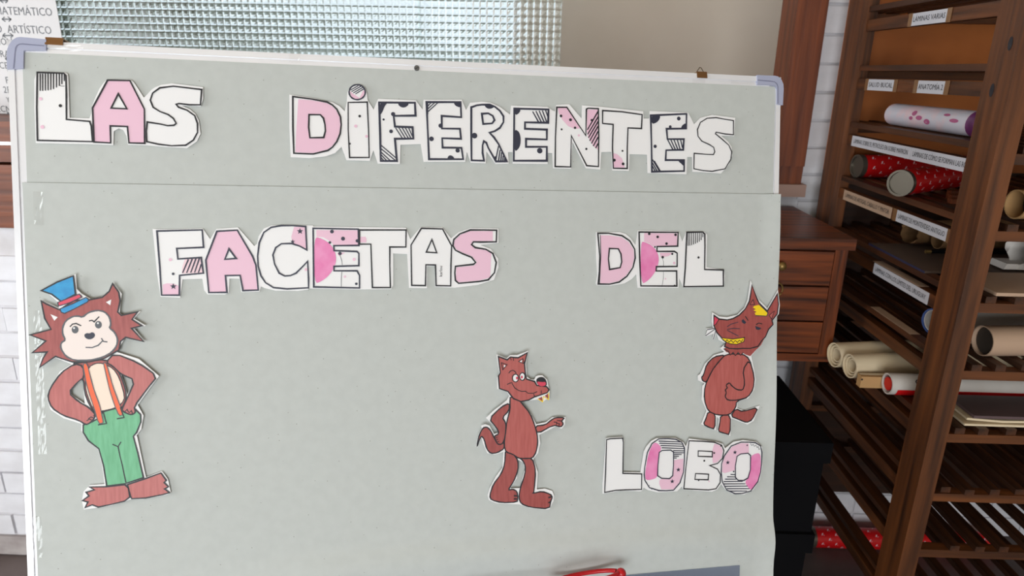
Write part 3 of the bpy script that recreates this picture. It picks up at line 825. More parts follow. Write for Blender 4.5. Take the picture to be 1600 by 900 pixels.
# ================================================================ cut-out paper words
def chaikin(p, n=2, c=.25, closed=True):
    for _ in range(n):
        q = []; N = len(p)
        if not closed: q.append(p[0])
        for i in range(N if closed else N-1):
            a = p[i]; b = p[(i+1) % N]
            q += [(a[0]+(b[0]-a[0])*c, a[1]+(b[1]-a[1])*c), (a[0]+(b[0]-a[0])*(1-c), a[1]+(b[1]-a[1])*(1-c))]
        if not closed: q.append(p[-1])
        p = q
    return p
def ccw(p):
    return p
class Cut:
    """one cut-out: a root sheet of paper and printed parts, all in the board's own axes"""
    def __init__(s, name, label, cat, outline, holes=(), group=None, lift=.0, tilt=(0, 0), m='paper', edge=None):
        us = [p[0] for p in outline]; vs_ = [p[1] for p in outline]
        s.c = ((min(us)+max(us))/2, (min(vs_)+max(vs_))/2)
        s.h = .0007
        mb = MB().poly([s.loc(outline)]+[s.loc(h) for h in holes], s.h, 0)
        tm4 = Matrix.Rotation(tilt[0], 4, 'X') @ Matrix.Rotation(tilt[1], 4, 'Y')
        low = min((tm4 @ Vector((p[0], p[1], 0))).z for p in s.loc(outline))
        s.root = board_root(name, mb, s.c[0], s.c[1], NS+lift-low, M[m], tilt)
        tag(s.root, label, cat, group)
    def loc(s, pts): return [(p[0]-s.c[0], p[1]-s.c[1]) for p in pts]
    def fill(s, name, loops, m, parent=None, z=1, label=None):
        first = None
        for l in loops:
            mb = MB().poly([s.loc(x) for x in l] if isinstance(l[0], list) else [s.loc(l)], s.h+.00022*z)
            o = mb.build(name, M[m], parent or s.root, local=True)
            if label: o['label'] = label
            first = first or o
        return first
    def ink(s, name, lines, w, m='ink', parent=None, z=4, closed=False):
        for l in lines:
            MB().stroke(s.loc(l), w, s.h+.00022*z, closed).build(name, M[m], parent or s.root, local=True)
    def dots(s, name, ds, m, parent=None, z=3):
        for (p, r) in ds:
            MB().dot(s.loc([p])[0], r, s.h+.00022*z).build(name, M[m], parent or s.root, local=True)
    def stars(s, name, ds, m, parent=None, z=3):
        for (p, r) in ds:
            q = s.loc([p])[0]
            MB().poly([[(q[0]+r*(1 if i % 2 == 0 else .42)*math.sin(i*math.pi/5), q[1]+r*(1 if i % 2 == 0 else .42)*math.cos(i*math.pi/5)) for i in range(10)]], s.h+.00022*z).build(name, M[m], parent or s.root, local=True)

def letter(cut, Z, s, outline, smooth=0, w=9, ink='ink', holes=(), pink=(), magenta=(), soft=(), black=(), dots=(), pdots=(), stars=(), lines=(), lw=7, thin=(), fill='paper', hs=0):
    """s: crop pixels per photo pixel.  The letter face carries its printed pieces as sub-parts."""
    k = 1.0/(s*1000)*1.02; w *= 1.2; lw *= 1.1
    def P(t, sm=0):
        p = pl(t) if isinstance(t, str) else t
        p = Z(p); return chaikin(p, 2) if sm else p
    out = P(outline, smooth); hl = [P(h, hs) for h in holes]
    face = cut.fill('letter', [[out]+hl] if hl else [out], fill, z=1)
    if pink: cut.fill('pink_patch', [P(t, 0) for t in pink], 'pink', face, 2)
    if soft: cut.fill('pale_patch', [P(t, 0) for t in soft], 'softpink', face, 2)
    if magenta: cut.fill('magenta_patch', [P(t, 1) for t in magenta], 'magenta', face, 2.6)
    if black: cut.fill('dark_patch', [P(t, 1) for t in black], ink, face, 3)
    if lines: cut.ink('stripe', [P(t) for t in lines], lw*k, ink, face, 3.3)
    if thin: cut.ink('thin_line', [P(t) for t in thin], 3.5*k, ink, face, 3.3)
    if dots: cut.dots('dot', [(Z([(d[0], d[1])])[0], d[2]*k) for d in dots], ink, face, 3.6)
    if pdots: cut.dots('pink_dot', [(Z([(d[0], d[1])])[0], d[2]*k) for d in pdots], 'pink', face, 3)
    if stars: cut.stars('star', [(Z([(d[0], d[1])])[0], d[2]*k) for d in stars], ink, face, 3.6)
    cut.ink('outline', [out]+hl, w*k, ink, face, 4.2, True)
    return face
def vl(xs, y0, ys): return [((x, y0), (x, y)) for x, y in zip(xs, ys)]
def join(*parts):
    r = []
    for Z, t in parts: r += Z(pl(t))
    return r
# ---------------- LAS
A = zp(30, 90, 5)
c = Cut('paper_word', 'white and pink paper word LAS, top left of the board', 'lettering', A(pl('155,118 375,125 392,135 398,160 408,475 562,480 578,440 582,385 612,310 640,250 672,205 700,178 880,178 905,198 940,250 985,320 1010,295 1040,262 1070,240 1120,220 1200,208 1445,238 1445,330 1428,386 1278,382 1340,408 1385,445 1412,500 1425,600 1395,660 1320,712 1150,703 1010,690 862,686 850,620 825,572 790,558 750,580 747,688 590,682 145,672 135,400 135,180')), group='paper words on the board', tilt=(.004, 0))
letter(c, A, 5, '160,125 365,132 382,150 385,300 385,490 565,505 578,540 587,662 160,652 155,400', lines=vl((182, 201, 222, 243, 264, 285, 308, 330, 350, 369), 134, (268, 268, 266, 264, 260, 254, 242, 230, 216, 192)), thin=['332,226 350,231 372,232'], dots=[(338, 383, 11)], pdots=[(184, 330, 11), (198, 548, 13)])
letter(c, A, 5, '705,185 878,188 990,410 992,675 870,672 858,545 725,540 728,672 598,665 588,400', holes=['788,290 732,402 854,407'], fill='pink')
letter(c, A, 5, '1435,258 1325,245 1215,232 1110,245 1055,285 1036,340 1058,395 1110,428 1175,452 1215,482 1237,520 1220,535 1170,538 1110,525 1012,510 1005,580 1008,662 1100,682 1200,694 1310,690 1370,650 1402,590 1402,520 1380,460 1320,418 1255,395 1236,372 1258,366 1340,376 1425,376')
# ---------------- DIFERENTES
B = zp(440, 120, 5); C_ = zp(640, 120, 5); D = zp(850, 120, 5)
c = Cut('paper_word', 'white paper word DIFERENTES with black and pink patches, top right', 'lettering', join(
 (B, '65,145 240,172 400,205 455,235 495,275 510,210 515,130 535,88 578,65 622,70 655,95 668,135 672,185 720,262 755,178 1048,190 1100,262 1108,185 1405,185 1438,265 1470,208'),
 (C_, '560,200 630,208 700,240 780,300 788,230 1070,240 1110,268 1130,275 1138,225 1240,220 1335,330 1340,228'),
 (D, '440,240 765,275 768,332 812,330 815,272 1115,285 1160,375 1210,325 1300,302 1480,325 1472,467 1372,465 1425,510 1452,550 1458,620 1432,690 1370,758 1148,745 1145,630 1108,630 1102,765 800,755 795,612 660,608 655,738 525,735 518,590 440,592 432,728 320,718 216,515 205,722 65,718 58,600 25,598'),
 (C_, '1073,685 800,682 800,592 765,592 770,682 668,685 597,588 592,680 475,675 445,590 432,668 108,668 85,530'),
 (B, '928,535 925,685 752,682 718,578 690,660 508,655 470,552 420,600 350,625 220,640 75,632 65,400')), group='paper words on the board', tilt=(.004, 0))
f = letter(c, B, 5, '92,162 240,182 360,205 400,228 435,262 462,320 468,380 460,450 435,510 400,555 365,580 250,608 100,602 93,400', holes=['218,302 305,303 330,330 342,380 345,430 332,480 225,482 215,400'], w=10, ink='ink', fill='paper')
c.fill('pink_patch', [[B(pl('135,182 240,190 355,212 395,235 428,266 455,322 461,380 453,448 428,505 395,548 360,572 250,600 112,594 120,400')), B(pl('218,302 305,303 330,330 342,380 345,430 332,480 225,482 215,400'))]], 'pink', f, 2)
f = letter(c, B, 5, [(592+63*math.cos(t*.2618), 128+58*math.sin(t*.2618)) for t in range(24)], w=9, ink='navy', lines=['540,112 600,78', '548,124 628,78', '562,134 640,88', '578,142 650,98'], lw=6, pink=['534,118 560,140 610,172 600,184 570,180 545,160', '640,112 654,125 648,150 625,176 610,170'])
letter(c, B, 5, '522,208 670,205 680,420 685,635 533,635 522,420', w=8, ink='ink', dots=[(611, 314, 10), (535, 528, 7)], pdots=[(581, 391, 12), (665, 470, 11)])
letter(c, B, 5, '762,208 1040,210 1045,310 875,312 885,395 1022,400 1028,488 885,490 900,662 775,662 770,440', ink='navy', w=13, black=['762,208 830,208 805,235 790,280 768,310', '905,210 995,210 985,235 952,250 920,238'], dots=[(871, 298, 16), (797, 340, 8), (855, 432, 14)], lines=['890,405 942,484', '915,402 967,486', '940,402 990,486', '965,402 1010,486', '990,402 1024,476', '772,535 895,640', '772,562 885,655', '774,590 850,660', '776,612 822,660', '778,636 800,660'], lw=8)
letter(c, B, 5, '1130,205 1395,205 1400,322 1248,312 1250,410 1390,412 1398,490 1252,485 1255,558 1402,560 1415,648 1150,648 1140,430', ink='navy', w=12, black=['1340,206 1398,206 1399,245 1372,242 1350,228', '1290,648 1300,622 1318,616 1340,628 1348,648'], dots=[(1240, 388, 17), (1169, 490, 18), (1372, 580, 17)], lines=['1138,282 1218,210', '1136,262 1192,210', '1136,240 1165,210', '1140,300 1140,210'], lw=7)
letter(c, C_, 5, '478,245 520,230 560,225 620,225 660,240 700,272 728,315 728,360 700,405 660,430 620,442 655,480 690,530 755,665 670,665 610,560 595,520 575,508 566,540 566,600 577,660 480,657 478,450', ink='navy', w=12, holes=['560,295 610,292 645,312 658,345 640,370 570,375'], black=['578,224 660,238 640,254 612,258 590,246'], dots=[(503, 465, 22)], lines=['690,545 668,655', '702,575 690,660', '714,595 708,662', '726,620 724,664', '738,640 738,664', '664,625 668,665'], lw=9)
letter(c, C_, 5, '812,255 1078,262 1075,365 895,362 895,412 1065,418 1065,495 903,490 903,552 1065,552 1065,660 808,660 810,450', ink='navy', w=13, black=['812,255 865,260 850,290 820,310', '810,415 845,428 862,470 862,530 845,570 812,592'], dots=[(1010, 582, 22)], lines=['955,278 1002,362', '980,274 1024,364', '1005,272 1046,364', '1030,270 1064,360', '1055,268 1074,320'], lw=9)
letter(c, D, 5, '92,245 170,245 318,465 322,260 335,252 415,256 418,470 416,705 325,698 205,465 200,708 80,705 82,480', w=9, ink='ink', pink=['100,250 168,248 275,408 230,412 180,390 135,340 108,290', '330,262 411,262 411,575 372,540 338,480 326,430'], dots=[(125, 312, 11), (199, 342, 12), (234, 404, 10), (130, 416, 8), (322, 568, 9), (364, 345, 10)], pdots=[(264, 463, 9)], lines=['330,420 414,275', '332,455 414,318', '338,482 414,354', '348,505 414,390', '362,526 414,430', '376,546 414,475', '394,562 414,525'], lw=9)
letter(c, D, 5, '448,270 600,280 755,302 750,410 645,405 640,560 640,720 532,718 525,560 530,378 448,370', w=9, pink=['530,600 562,608 598,640 618,688 620,712 536,712'], dots=[(540, 655, 12), (608, 684, 12), (603, 583, 8)])
letter(c, D, 5, '822,308 1100,296 1098,410 945,412 952,492 1080,492 1075,575 942,578 938,655 1082,655 1082,740 832,745 828,520', ink='navy', w=12, black=['825,306 900,304 888,345 860,368 830,374', '1098,412 1056,410 1066,384 1099,364', '1030,658 1082,655 1082,705 1060,682'], dots=[(1040, 332, 16), (974, 396, 12), (857, 548, 14)], lines=['955,498 996,575', '978,495 1014,574', '1002,494 1034,574', '1028,494 1052,574', '1054,494 1070,560', '836,650 892,742', '836,675 874,742', '836,700 858,742', '850,660 898,742'], lw=9)
letter(c, D, 5, '1465,348 1400,338 1330,325 1260,330 1208,362 1185,418 1190,470 1220,508 1280,535 1312,556 1320,590 1310,612 1250,610 1160,602 1158,722 1230,736 1300,742 1400,722 1445,650 1452,590 1430,540 1380,495 1325,450 1330,438 1400,452 1465,458', w=7)
# ---------------- FACETAS
E_ = zp(230, 330, 5.696); F = zp(470, 330, 5)
c = Cut('paper_word', 'white and pink paper word FACETAS in the middle of the board', 'lettering', join(
 (E_, '60,158 200,162 505,155 570,250 625,158 815,145 960,310 985,290 998,225 1045,155 1110,128 1250,125 1480,128'),
 (F, '100,120 450,125 820,130 855,220 935,126 1105,128 1172,212 1230,165 1320,133 1540,135 1540,248 1400,264 1480,295 1538,370 1540,440 1505,535 1380,575 1200,597 1048,590 1045,428 985,428 985,600 845,598 830,335 722,330 722,575 705,608 460,610 60,602'),
 (E_, '1440,695 1350,708 1150,706 1050,682 1020,668 1005,715 845,718 830,600 740,598 735,722 700,740 545,738 515,700 500,600 325,605 305,768 130,760 100,560 70,250')), group='paper words on the board', tilt=(.005, 0))
letter(c, E_, 5.7, '100,178 500,168 512,322 275,332 285,425 490,412 510,550 300,570 298,745 140,745 125,500', w=11, ink='navy', pink=['150,652 190,640 250,645 290,662 292,738 150,738'], soft=['345,425 486,420 503,545 318,555 325,490'], dots=[(243, 557, 11)], pdots=[(218, 431, 13)], stars=[(244, 668, 27)], lines=['326,548 378,428', '362,548 412,424', '398,546 444,422', '432,545 474,420', '466,545 492,470'], lw=10)
letter(c, E_, 5.7, '630,180 810,170 945,400 975,480 995,700 860,705 835,570 705,572 718,720 558,722 535,470 532,435', w=11, ink='navy', holes=['737,335 700,428 800,420'], pink=[], fill='pink')
letter(c, E_, 5.7, '1415,138 1300,130 1200,130 1110,145 1045,190 1005,280 990,400 995,490 1020,575 1060,635 1130,678 1250,690 1440,680 1440,600 1432,445 1400,480 1330,550 1280,572 1230,576 1180,550 1140,470 1125,390 1150,325 1200,290 1290,288 1360,310 1425,345', w=11, ink='navy', pink=['1312,140 1412,144 1421,336 1360,304 1296,286 1288,228'], stars=[(1365, 180, 28), (1300, 272, 20)], pdots=[(1417, 518, 13)])
letter(c, F, 5, '100,135 450,142 455,268 260,270 262,308 440,315 455,330 455,425 262,430 262,465 440,465 460,500 460,598 105,590', w=10, ink='navy', pink=['125,148 446,150 450,262 258,264 240,240 180,205 125,200', '285,325 350,322 300,352'], magenta=['106,200 160,212 220,245 265,300 282,370 265,440 220,505 160,550 108,566'], dots=[(246, 160, 14), (332, 215, 15), (443, 232, 13), (230, 245, 10), (308, 330, 13), (435, 566, 10)], pdots=[(418, 376, 12), (346, 510, 9)], thin=['305,335 322,385 326,420', '323,470 318,530 318,590'])
letter(c, F, 5, '460,148 822,148 820,280 695,280 695,430 700,595 560,595 548,258 460,258', w=9, pink=['464,202 505,200 514,215 514,245 464,245'])
f = letter(c, F, 5, '940,135 1105,140 1175,270 1170,420 1168,582 1055,580 1050,420 975,418 972,580 865,578 860,265', w=9, holes=['1022,222 978,320 1060,325'])
tm_ = MB(); a = c.loc(F([(1092, 468)]))[0]
put_text(tm_, 'karlou', .0068, (a[0], a[1], c.h+.0006), (0, 1, 0), (-1, 0, 0), .0003); tm_.build('lettering', M['ink'], f, local=True)
letter(c, F, 5, '1525,150 1420,148 1320,148 1240,178 1192,222 1185,270 1205,305 1260,332 1330,360 1362,400 1345,415 1205,430 1200,480 1205,540 1230,562 1390,548 1460,535 1508,480 1522,400 1495,330 1440,298 1360,285 1330,262 1345,240 1400,242 1522,240', w=10, ink='ink', pink=['1495,156 1320,156 1245,184 1198,228 1194,268 1212,298 1264,325 1335,352 1372,398 1350,424 1212,438 1208,538 1232,554 1390,540 1476,516 1484,322 1438,304 1355,292 1323,262 1340,234 1495,232'])
# ---------------- DEL
G = zp(910, 340, 6.667)
c = Cut('paper_word', 'white and pink paper word DEL, right of FACETAS', 'lettering', G(pl('130,150 180,155 380,152 440,172 490,215 540,285 565,133 985,143 1025,250 1065,148 1255,148 1282,178 1277,515 1460,543 1468,600 1457,718 1040,730 995,632 987,730 565,730 548,590 500,640 430,682 390,692 280,707 140,703 130,680 145,600 132,400')), group='paper words on the board', tilt=(.006, 0))
f = letter(c, G, 6.67, '148,165 260,165 400,190 480,245 530,330 536,420 512,520 450,610 370,670 270,692 152,690 165,560 168,400', w=13, ink='ink', holes=['268,322 360,325 388,380 396,460 380,520 270,540 258,430'])
c.fill('pink_patch', [[G(pl('178,185 260,185 392,205 468,255 520,335 526,420 503,515 443,602 365,660 270,682 175,682 178,400')), G(pl('268,322 360,325 388,380 396,460 380,520 270,540 258,430'))]], 'pink', f, 2)
c.ink('thin_line', [G(pl('174,180 180,400 166,685'))], .0012, 'ink', f, 3.3)
letter(c, G, 6.67, '575,152 980,155 975,298 762,302 760,352 940,352 970,370 970,508 755,510 752,555 965,555 968,712 595,710 582,430', w=13, pink=['628,162 972,165 968,292 756,296 720,298 680,268 628,250', '790,366 938,366 880,400 800,414'], magenta=['590,250 640,257 712,292 762,352 786,430 766,520 722,600 660,665 596,692'], dots=[(681, 170, 15), (768, 202, 15), (860, 272, 15), (953, 180, 15), (740, 306, 10), (820, 412, 15), (920, 378, 12), (945, 706, 10)], pdots=[(940, 472, 15), (850, 636, 9)], thin=['818,425 830,462 828,508', '830,558 828,630 816,706'])
letter(c, G, 6.67, '1070,155 1235,152 1256,172 1258,300 1255,540 1450,545 1450,712 1040,718 1055,520', w=13, lines=vl((1084, 1101, 1120, 1140, 1160, 1180, 1200, 1219, 1236), 160, (294, 292, 288, 280, 272, 262, 250, 235, 205)), lw=8, dots=[(1192, 415, 13)])
# ---------------- LOBO
H = zp(920, 660, 5.327)
c = Cut('paper_word', 'white and magenta paper word LOBO at the lower right', 'lettering', H(pl('125,118 150,112 262,106 274,135 274,400 415,403 440,230 462,185 500,140 545,116 700,115 765,150 787,185 812,120 1040,148 1092,165 1112,202 1180,148 1260,133 1370,148 1418,190 1424,350 1405,470 1352,552 1280,590 1180,584 1120,547 1085,502 1055,547 1010,567 770,547 760,522 722,562 560,572 480,552 445,532 425,562 250,557 105,582 103,500 115,300')), group='paper words on the board', lift=.0006, tilt=(.045, 0))
letter(c, H, 5.33, '130,128 160,120 262,115 268,150 268,410 425,415 425,545 300,548 210,552 120,570 125,400', w=8)
O1 = '560,122 640,120 700,125 752,152 774,200 775,300 770,400 742,490 690,552 630,556 570,555 490,530 452,470 445,420 448,360 468,235 505,160'
I1 = '590,218 660,215 684,232 686,340 681,430 655,455 590,452 556,430 557,340 566,235'
f = letter(c, H, 5.33, O1, smooth=0, holes=[I1], w=8, ink='navy', magenta=['528,150 560,165 586,200 566,240 557,340 556,430 540,455 462,472 452,430 458,360 478,240 505,175'], lines=['560,140 752,148', '566,158 764,166', '576,177 770,184', '586,196 772,203', '682,220 772,222', '688,238 772,238', '690,254 752,252', '690,268 730,268', '690,282 712,282'], lw=8, pink=['692,300 730,292 768,288 766,400 738,486 690,545 590,545 572,500 572,470 588,458 658,460 684,432'], stars=[(727, 380, 22), (678, 478, 22)], thin=['478,505 484,520 492,508', '500,530 510,545 516,535', '525,540 536,550 540,540'])
letter(c, H, 5.33, '810,138 920,142 1020,150 1080,175 1100,220 1090,285 1050,328 985,345 1050,375 1076,420 1075,490 1042,540 980,550 775,540 790,350', w=8, holes=['888,222 1005,228 1005,272 888,268', '870,412 978,418 975,465 865,462'], pink=['1022,162 1070,178 1092,220 1082,282 1044,320 1012,325 1006,272 1008,205'], stars=[(1020, 240, 14), (1076, 180, 12)], dots=[(940, 305, 9), (897, 470, 7)], pdots=[(983, 478, 7)])
O2 = '1240,150 1310,150 1360,155 1403,182 1415,240 1414,330 1408,400 1388,480 1330,560 1260,580 1200,582 1130,550 1092,480 1082,400 1084,330 1104,265 1160,182'
I2 = '1240,248 1300,242 1322,262 1323,380 1305,450 1270,472 1225,470 1200,445 1198,350 1210,268'
letter(c, H, 5.33, O2, holes=[I2], w=8, ink='navy', pink=['1168,188 1240,158 1305,160 1308,236 1300,240 1240,245 1208,266 1196,350 1196,384 1110,410 1090,398 1092,330 1110,270'], magenta=['1402,238 1350,250 1324,270 1324,385 1306,452 1278,486 1320,545 1345,552 1388,478 1406,400 1410,320'], lines=['1160,420 1197,422', '1132,440 1198,441', '1115,460 1212,460', '1104,480 1262,479', '1108,500 1284,499', '1116,520 1304,518', '1132,540 1320,540', '1154,560 1300,560'], lw=8, stars=[(1192, 235, 21), (1135, 320, 21), (1185, 396, 12), (1292, 176, 11)], thin=['1318,160 1330,178 1342,168 1352,185 1364,175 1374,195 1384,186 1390,212 1400,204'])
# ================================================================ wolf drawings cut out of paper
def pc(c, Z, name, t, m, parent=None, z=1, w=1.6, sm=1, line='ink', label=None, holes=()):
    """coloured piece of a drawing with its own drawn outline as a sub-part"""
    p = Z(pl(t)) if isinstance(t, str) else t
    if sm: p = chaikin(p, 1, .22)
    hl = [Z(pl(h)) for h in holes]
    o = c.fill(name, [[p]+hl] if hl else [p], m, parent, z, label)
    if w: c.ink('outline', [p]+hl, w/1000*1.3, line, o if parent is None else parent, z+.5, True)
    return o
# ---------------- wolf with a hat
a = zp(30, 420, 6.154); b = zp(30, 540, 6.154); d = zp(30, 660, 6.154)
c = Cut('wolf_cutout', 'paper wolf with blue hat, orange braces and green trousers, hands on hips', 'cutout', join(
 (a, '232,205 400,118 575,48 585,190 630,235 725,290 800,288 868,228 930,128 1012,235 992,412 1010,438 1192,402 1128,472 1242,540 1128,568 1238,697 1040,658 962,790'),
 (b, '962,52 1172,118 1365,282 1275,400 1160,560 1215,660 1192,790 1145,855'),
 (d, '1152,120 1235,512 1388,455 1445,530 1472,660 1430,682 1200,724 1090,724 900,784 750,808 640,822 622,735 640,648 698,588 840,578 818,400 778,238 680,162 620,62'),
 (b, '622,740 450,686 328,605 294,500 308,420 418,240 530,168 380,108 215,208 240,110'),
 (a, '290,800 145,802 280,690 122,625 330,575 270,470 238,292 410,370 420,330 320,240')),
 holes=[b(pl('640,308 500,440 655,548 645,420')), b(pl('1000,258 1138,320 1062,462 1045,380'))], group='wolf drawings', lift=.001, tilt=(.012, -.004))
pc(c, b, 'torso', '530,165 640,150 860,120 940,190 995,265 1045,400 1052,500 1010,590 940,592 820,620 760,640 700,560 655,440 645,310', 'brown', z=1)
pc(c, b, 'belly', '700,195 760,160 830,160 930,210 985,295 1040,480 1010,545 930,592 820,617 760,612 715,560 668,420 662,330 680,260', 'peach', z=1.8, w=1.0)
pc(c, b, 'arm', '560,165 640,185 655,290 590,340 500,440 600,530 700,585 760,655 735,700 705,730 665,748 600,705 450,660 340,585 303,490 325,400 430,250', 'brown2', z=2.6)
pc(c, b, 'arm', '860,150 940,65 1170,155 1350,285 1262,390 1125,575 1140,625 1120,645 1085,650 1030,625 1008,600 1060,500 1138,320 1000,262 930,190', 'brown2', z=2.6)
tr = pc(c, b, 'trousers', join((b, '640,750 720,720 780,690 830,622 945,592 1010,605 1130,592 1188,650 1190,720 1150,820'), (d, '1118,120 1160,280 1212,515 1040,572 862,596 832,400 788,238 690,162 640,80')), 'green', z=2, sm=0)
c.ink('crease', [d(pl('918,195 972,218 1000,172')), d(pl('972,218 990,310 1012,400 1045,562'))], .0016, 'ink', tr, 2.8)
for t, k in (('640,160 682,160 712,290 750,430 800,560 828,700 832,728 788,738 740,570 690,420 660,290', 0), ('835,150 862,155 885,230 925,380 992,560 1022,648 985,665 940,560 890,400 862,270', 1)):
    s = pc(c, b, 'brace', t, 'orange', z=3.4, w=1.0, line='grey')
    c.ink('tab', [b(pl(('782,748 862,735 830,620', '962,690 1030,678 995,580')[k]))], .0016, 'ink', s, 4)
hd = pc(c, a, 'head', '248,305 300,335 420,388 560,300 700,295 830,270 895,212 928,140 985,220 1000,300 975,410 1010,442 1165,408 1110,480 1205,540 1105,565 1220,690 1050,650 1000,690 985,770 930,803 850,850 700,885 540,885 430,850 380,832 228,938 262,850 300,790 160,797 290,685 140,627 340,575 280,470', 'brown', z=3.4, sm=0, label='brown head with ragged fur tufts and pale face')
pc(c, a, 'face', '640,460 700,412 780,392 850,405 900,460 910,530 895,562 945,600 975,670 965,730 920,790 830,842 700,870 560,870 480,832 430,755 435,702 478,675 450,620 450,555 480,492 545,452 600,447', 'face', hd, z=4.2, w=1.8, line='grey')
c.fill('inner_ear', [a(pl('335,430 405,458 372,492')), a(pl('865,315 915,290 905,345'))], 'paper', hd, 4.2)
def ell(Z, x, y, rx, ry, n=18): return Z([(x+rx*math.cos(6.2832*i/n), y+ry*math.sin(6.2832*i/n)) for i in range(n)])
c.fill('eye', [ell(a, 570, 577, 33, 36), ell(a, 792, 530, 33, 36)], 'grey', hd, 5)
c.fill('eye_glint', [ell(a, 560, 562, 9, 9), ell(a, 788, 515, 9, 9)], 'paper', hd, 5.6)
c.ink('brow', [a(pl('520,550 545,524 580,518 628,540')), a(pl('702,494 730,488 752,502 800,452'))], .0018, 'ink', hd, 5)
c.fill('nose', [chaikin(a(pl('655,625 680,608 708,614 728,600 755,610 760,640 730,668 690,670 662,650')), 1)], 'navy', hd, 5)
c.ink('mouth', [a(pl('668,746 730,748 790,726 832,682')), a(pl('818,658 840,690 876,694'))], .0018, 'grey', hd, 5)
hat = pc(c, a, 'hat', '250,205 400,125 555,65 565,150 575,240 440,310 350,240', 'blue', z=4.4, sm=0)
c.fill('hat_brim', [chaikin(a(pl('425,380 560,325 675,270 702,292 690,312 560,380 470,422 440,412')), 1)], 'blue', hat, 4.6)
c.fill('hat_band', [a(pl('405,318 500,280 612,238 634,268 520,320 415,352'))], 'red', hat, 5)
c.ink('hat_outline', [a(pl('425,380 560,325 675,270 702,292 690,312 560,380 470,422 440,412 425,380')), a(pl('405,318 500,280 612,238 634,268 520,320 415,352 405,318'))], .0014, 'navy', hat, 5.4)
ft = pc(c, d, 'foot', '860,602 700,606 745,632 665,655 692,690 630,735 682,748 655,802 722,775 780,797 900,772 1030,740 1082,700 1068,615 1035,582', 'brown2', z=2.8, sm=0)
pc(c, d, 'foot', '1060,582 1230,525 1380,470 1430,540 1410,562 1450,602 1415,622 1460,658 1400,676 1230,710 1100,716 1088,690', 'brown2', z=2.8, sm=0)
c.ink('finger', [b(pl('690,690 715,672 735,680')), b(pl('672,710 700,692 720,702')), b(pl('735,660 755,664')), b(pl('1040,620 1060,600 1075,628')), b(pl('1075,636 1100,612 1112,640'))], .0012, 'ink', None, 4)
# ---------------- slim wolf pointing
a = zp(720, 530, 8); b = zp(720, 620, 8); d = zp(720, 700, 8)
c = Cut('wolf_cutout', 'slim brown paper wolf with long snout pointing to the right', 'cutout', join(
 (a, '428,173 555,222 600,182 690,182 822,130 795,285 805,448 850,482 900,490 918,450 950,436 1000,436 1060,490 1075,570 1092,640 1086,742 1055,730 1008,768 940,735 735,762'),
 (b, '745,60 865,200 925,322 1050,298 1125,240 1210,232 1292,238 1284,330 1245,382 1170,352 965,455 978,560 950,685 892,755'),
 (d, '895,120 948,280 938,498 1040,488 1130,518 1155,580 1148,640 1098,748 1050,752 850,728 718,682 640,678 430,664 340,624 325,560 348,480 428,330 508,220 518,40'),
 (b, '520,662 440,690 400,694 318,678 268,565 245,480 195,605 178,600 185,540 210,440 248,372 242,335 290,318 345,335 400,440 455,425 420,355 300,240 400,145 488,80 560,20'),
 (a, '588,690 558,628 440,602 436,460 462,400')),
 holes=[d(pl('705,125 770,162 786,250 750,380 730,478 605,480 690,350'))], group='wolf drawings', lift=.0012, tilt=(.022, .028))
pc(c, b, 'tail', '530,622 440,675 360,682 310,625 280,505 245,460 215,520 190,600 195,540 220,440 262,362 310,350 355,390 400,480 440,560 525,545', 'brown', z=1)
pc(c, d, 'leg', '545,-12 640,50 700,130 702,250 650,390 575,503 640,488 690,520 702,600 690,652 500,657 370,622 348,570 390,430 490,300 535,180', 'brown', z=1.4)
pc(c, d, 'leg', '690,80 770,108 880,105 922,260 902,520 888,546 1000,520 1110,560 1132,600 1112,640 1095,742 850,718 740,672 713,600 728,480 790,300 792,200 760,130', 'brown', z=1.8)
pc(c, b, 'arm', '910,345 1040,332 1110,272 1170,240 1280,243 1240,285 1265,320 1235,362 1140,332 942,442', 'brown2', z=1.6)
pc(c, b, 'torso', '600,-30 720,25 735,50 850,190 905,330 938,450 945,560 925,670 880,745 780,748 700,742 640,695 550,665 525,580 545,400 558,290 600,130 596,50', 'brown2', z=2.6)
pc(c, b, 'arm', '590,55 490,102 338,250 430,360 465,432 400,470 420,520 445,565 490,570 525,530 548,400 545,300 502,235 585,150', 'brown', z=3.2)
hd = pc(c, a, 'head', '450,198 560,240 600,205 650,212 695,215 808,155 775,290 785,400 800,480 900,510 930,560 1050,575 1082,612 1060,650 900,702 830,740 730,757 640,720 570,630 465,595 452,440 475,400', 'brown2', z=3.4, sm=0)
c.fill('nose', [chaikin(a(pl('918,490 950,458 1010,455 1050,500 1055,570 985,575 935,545')), 1)], 'ink', hd, 4.2)
c.fill('nose_tip', [chaikin(a(pl('928,508 990,518 1042,515 1040,560 990,572 945,552')), 1)], 'red', hd, 4.8)
c.fill('eye_ring', [ell(a, 664, 465, 44, 54), ell(a, 750, 447, 40, 54)], 'ink', hd, 4.2)
c.fill('eye', [ell(a, 664, 466, 31, 42), ell(a, 748, 447, 27, 41)], 'paper', hd, 4.8)
c.fill('pupil', [ell(a, 682, 465, 13, 19), ell(a, 742, 454, 13, 19)], 'red', hd, 5.4)
c.ink('brow', [a(pl('580,406 598,380 632,368 662,390 672,408'))], .0014, 'ink', hd, 4.2)
c.ink('mouth', [a(pl('558,545 590,530 625,520')), a(pl('620,530 655,588 700,618 742,632 790,630 820,655 890,656 935,635')), a(pl('890,665 900,690 930,700')), a(pl('985,620 985,660'))], .0013, 'ink', hd, 4.2)
c.fill('inner_ear', [a(pl('485,272 560,300 505,362')), a(pl('700,260 755,225 772,288'))], 'brown', hd, 4.2)
c.fill('ear_glint', [ell(a, 527, 315, 11, 14), a(pl('712,262 745,240 742,275'))], 'paper', hd, 4.8)
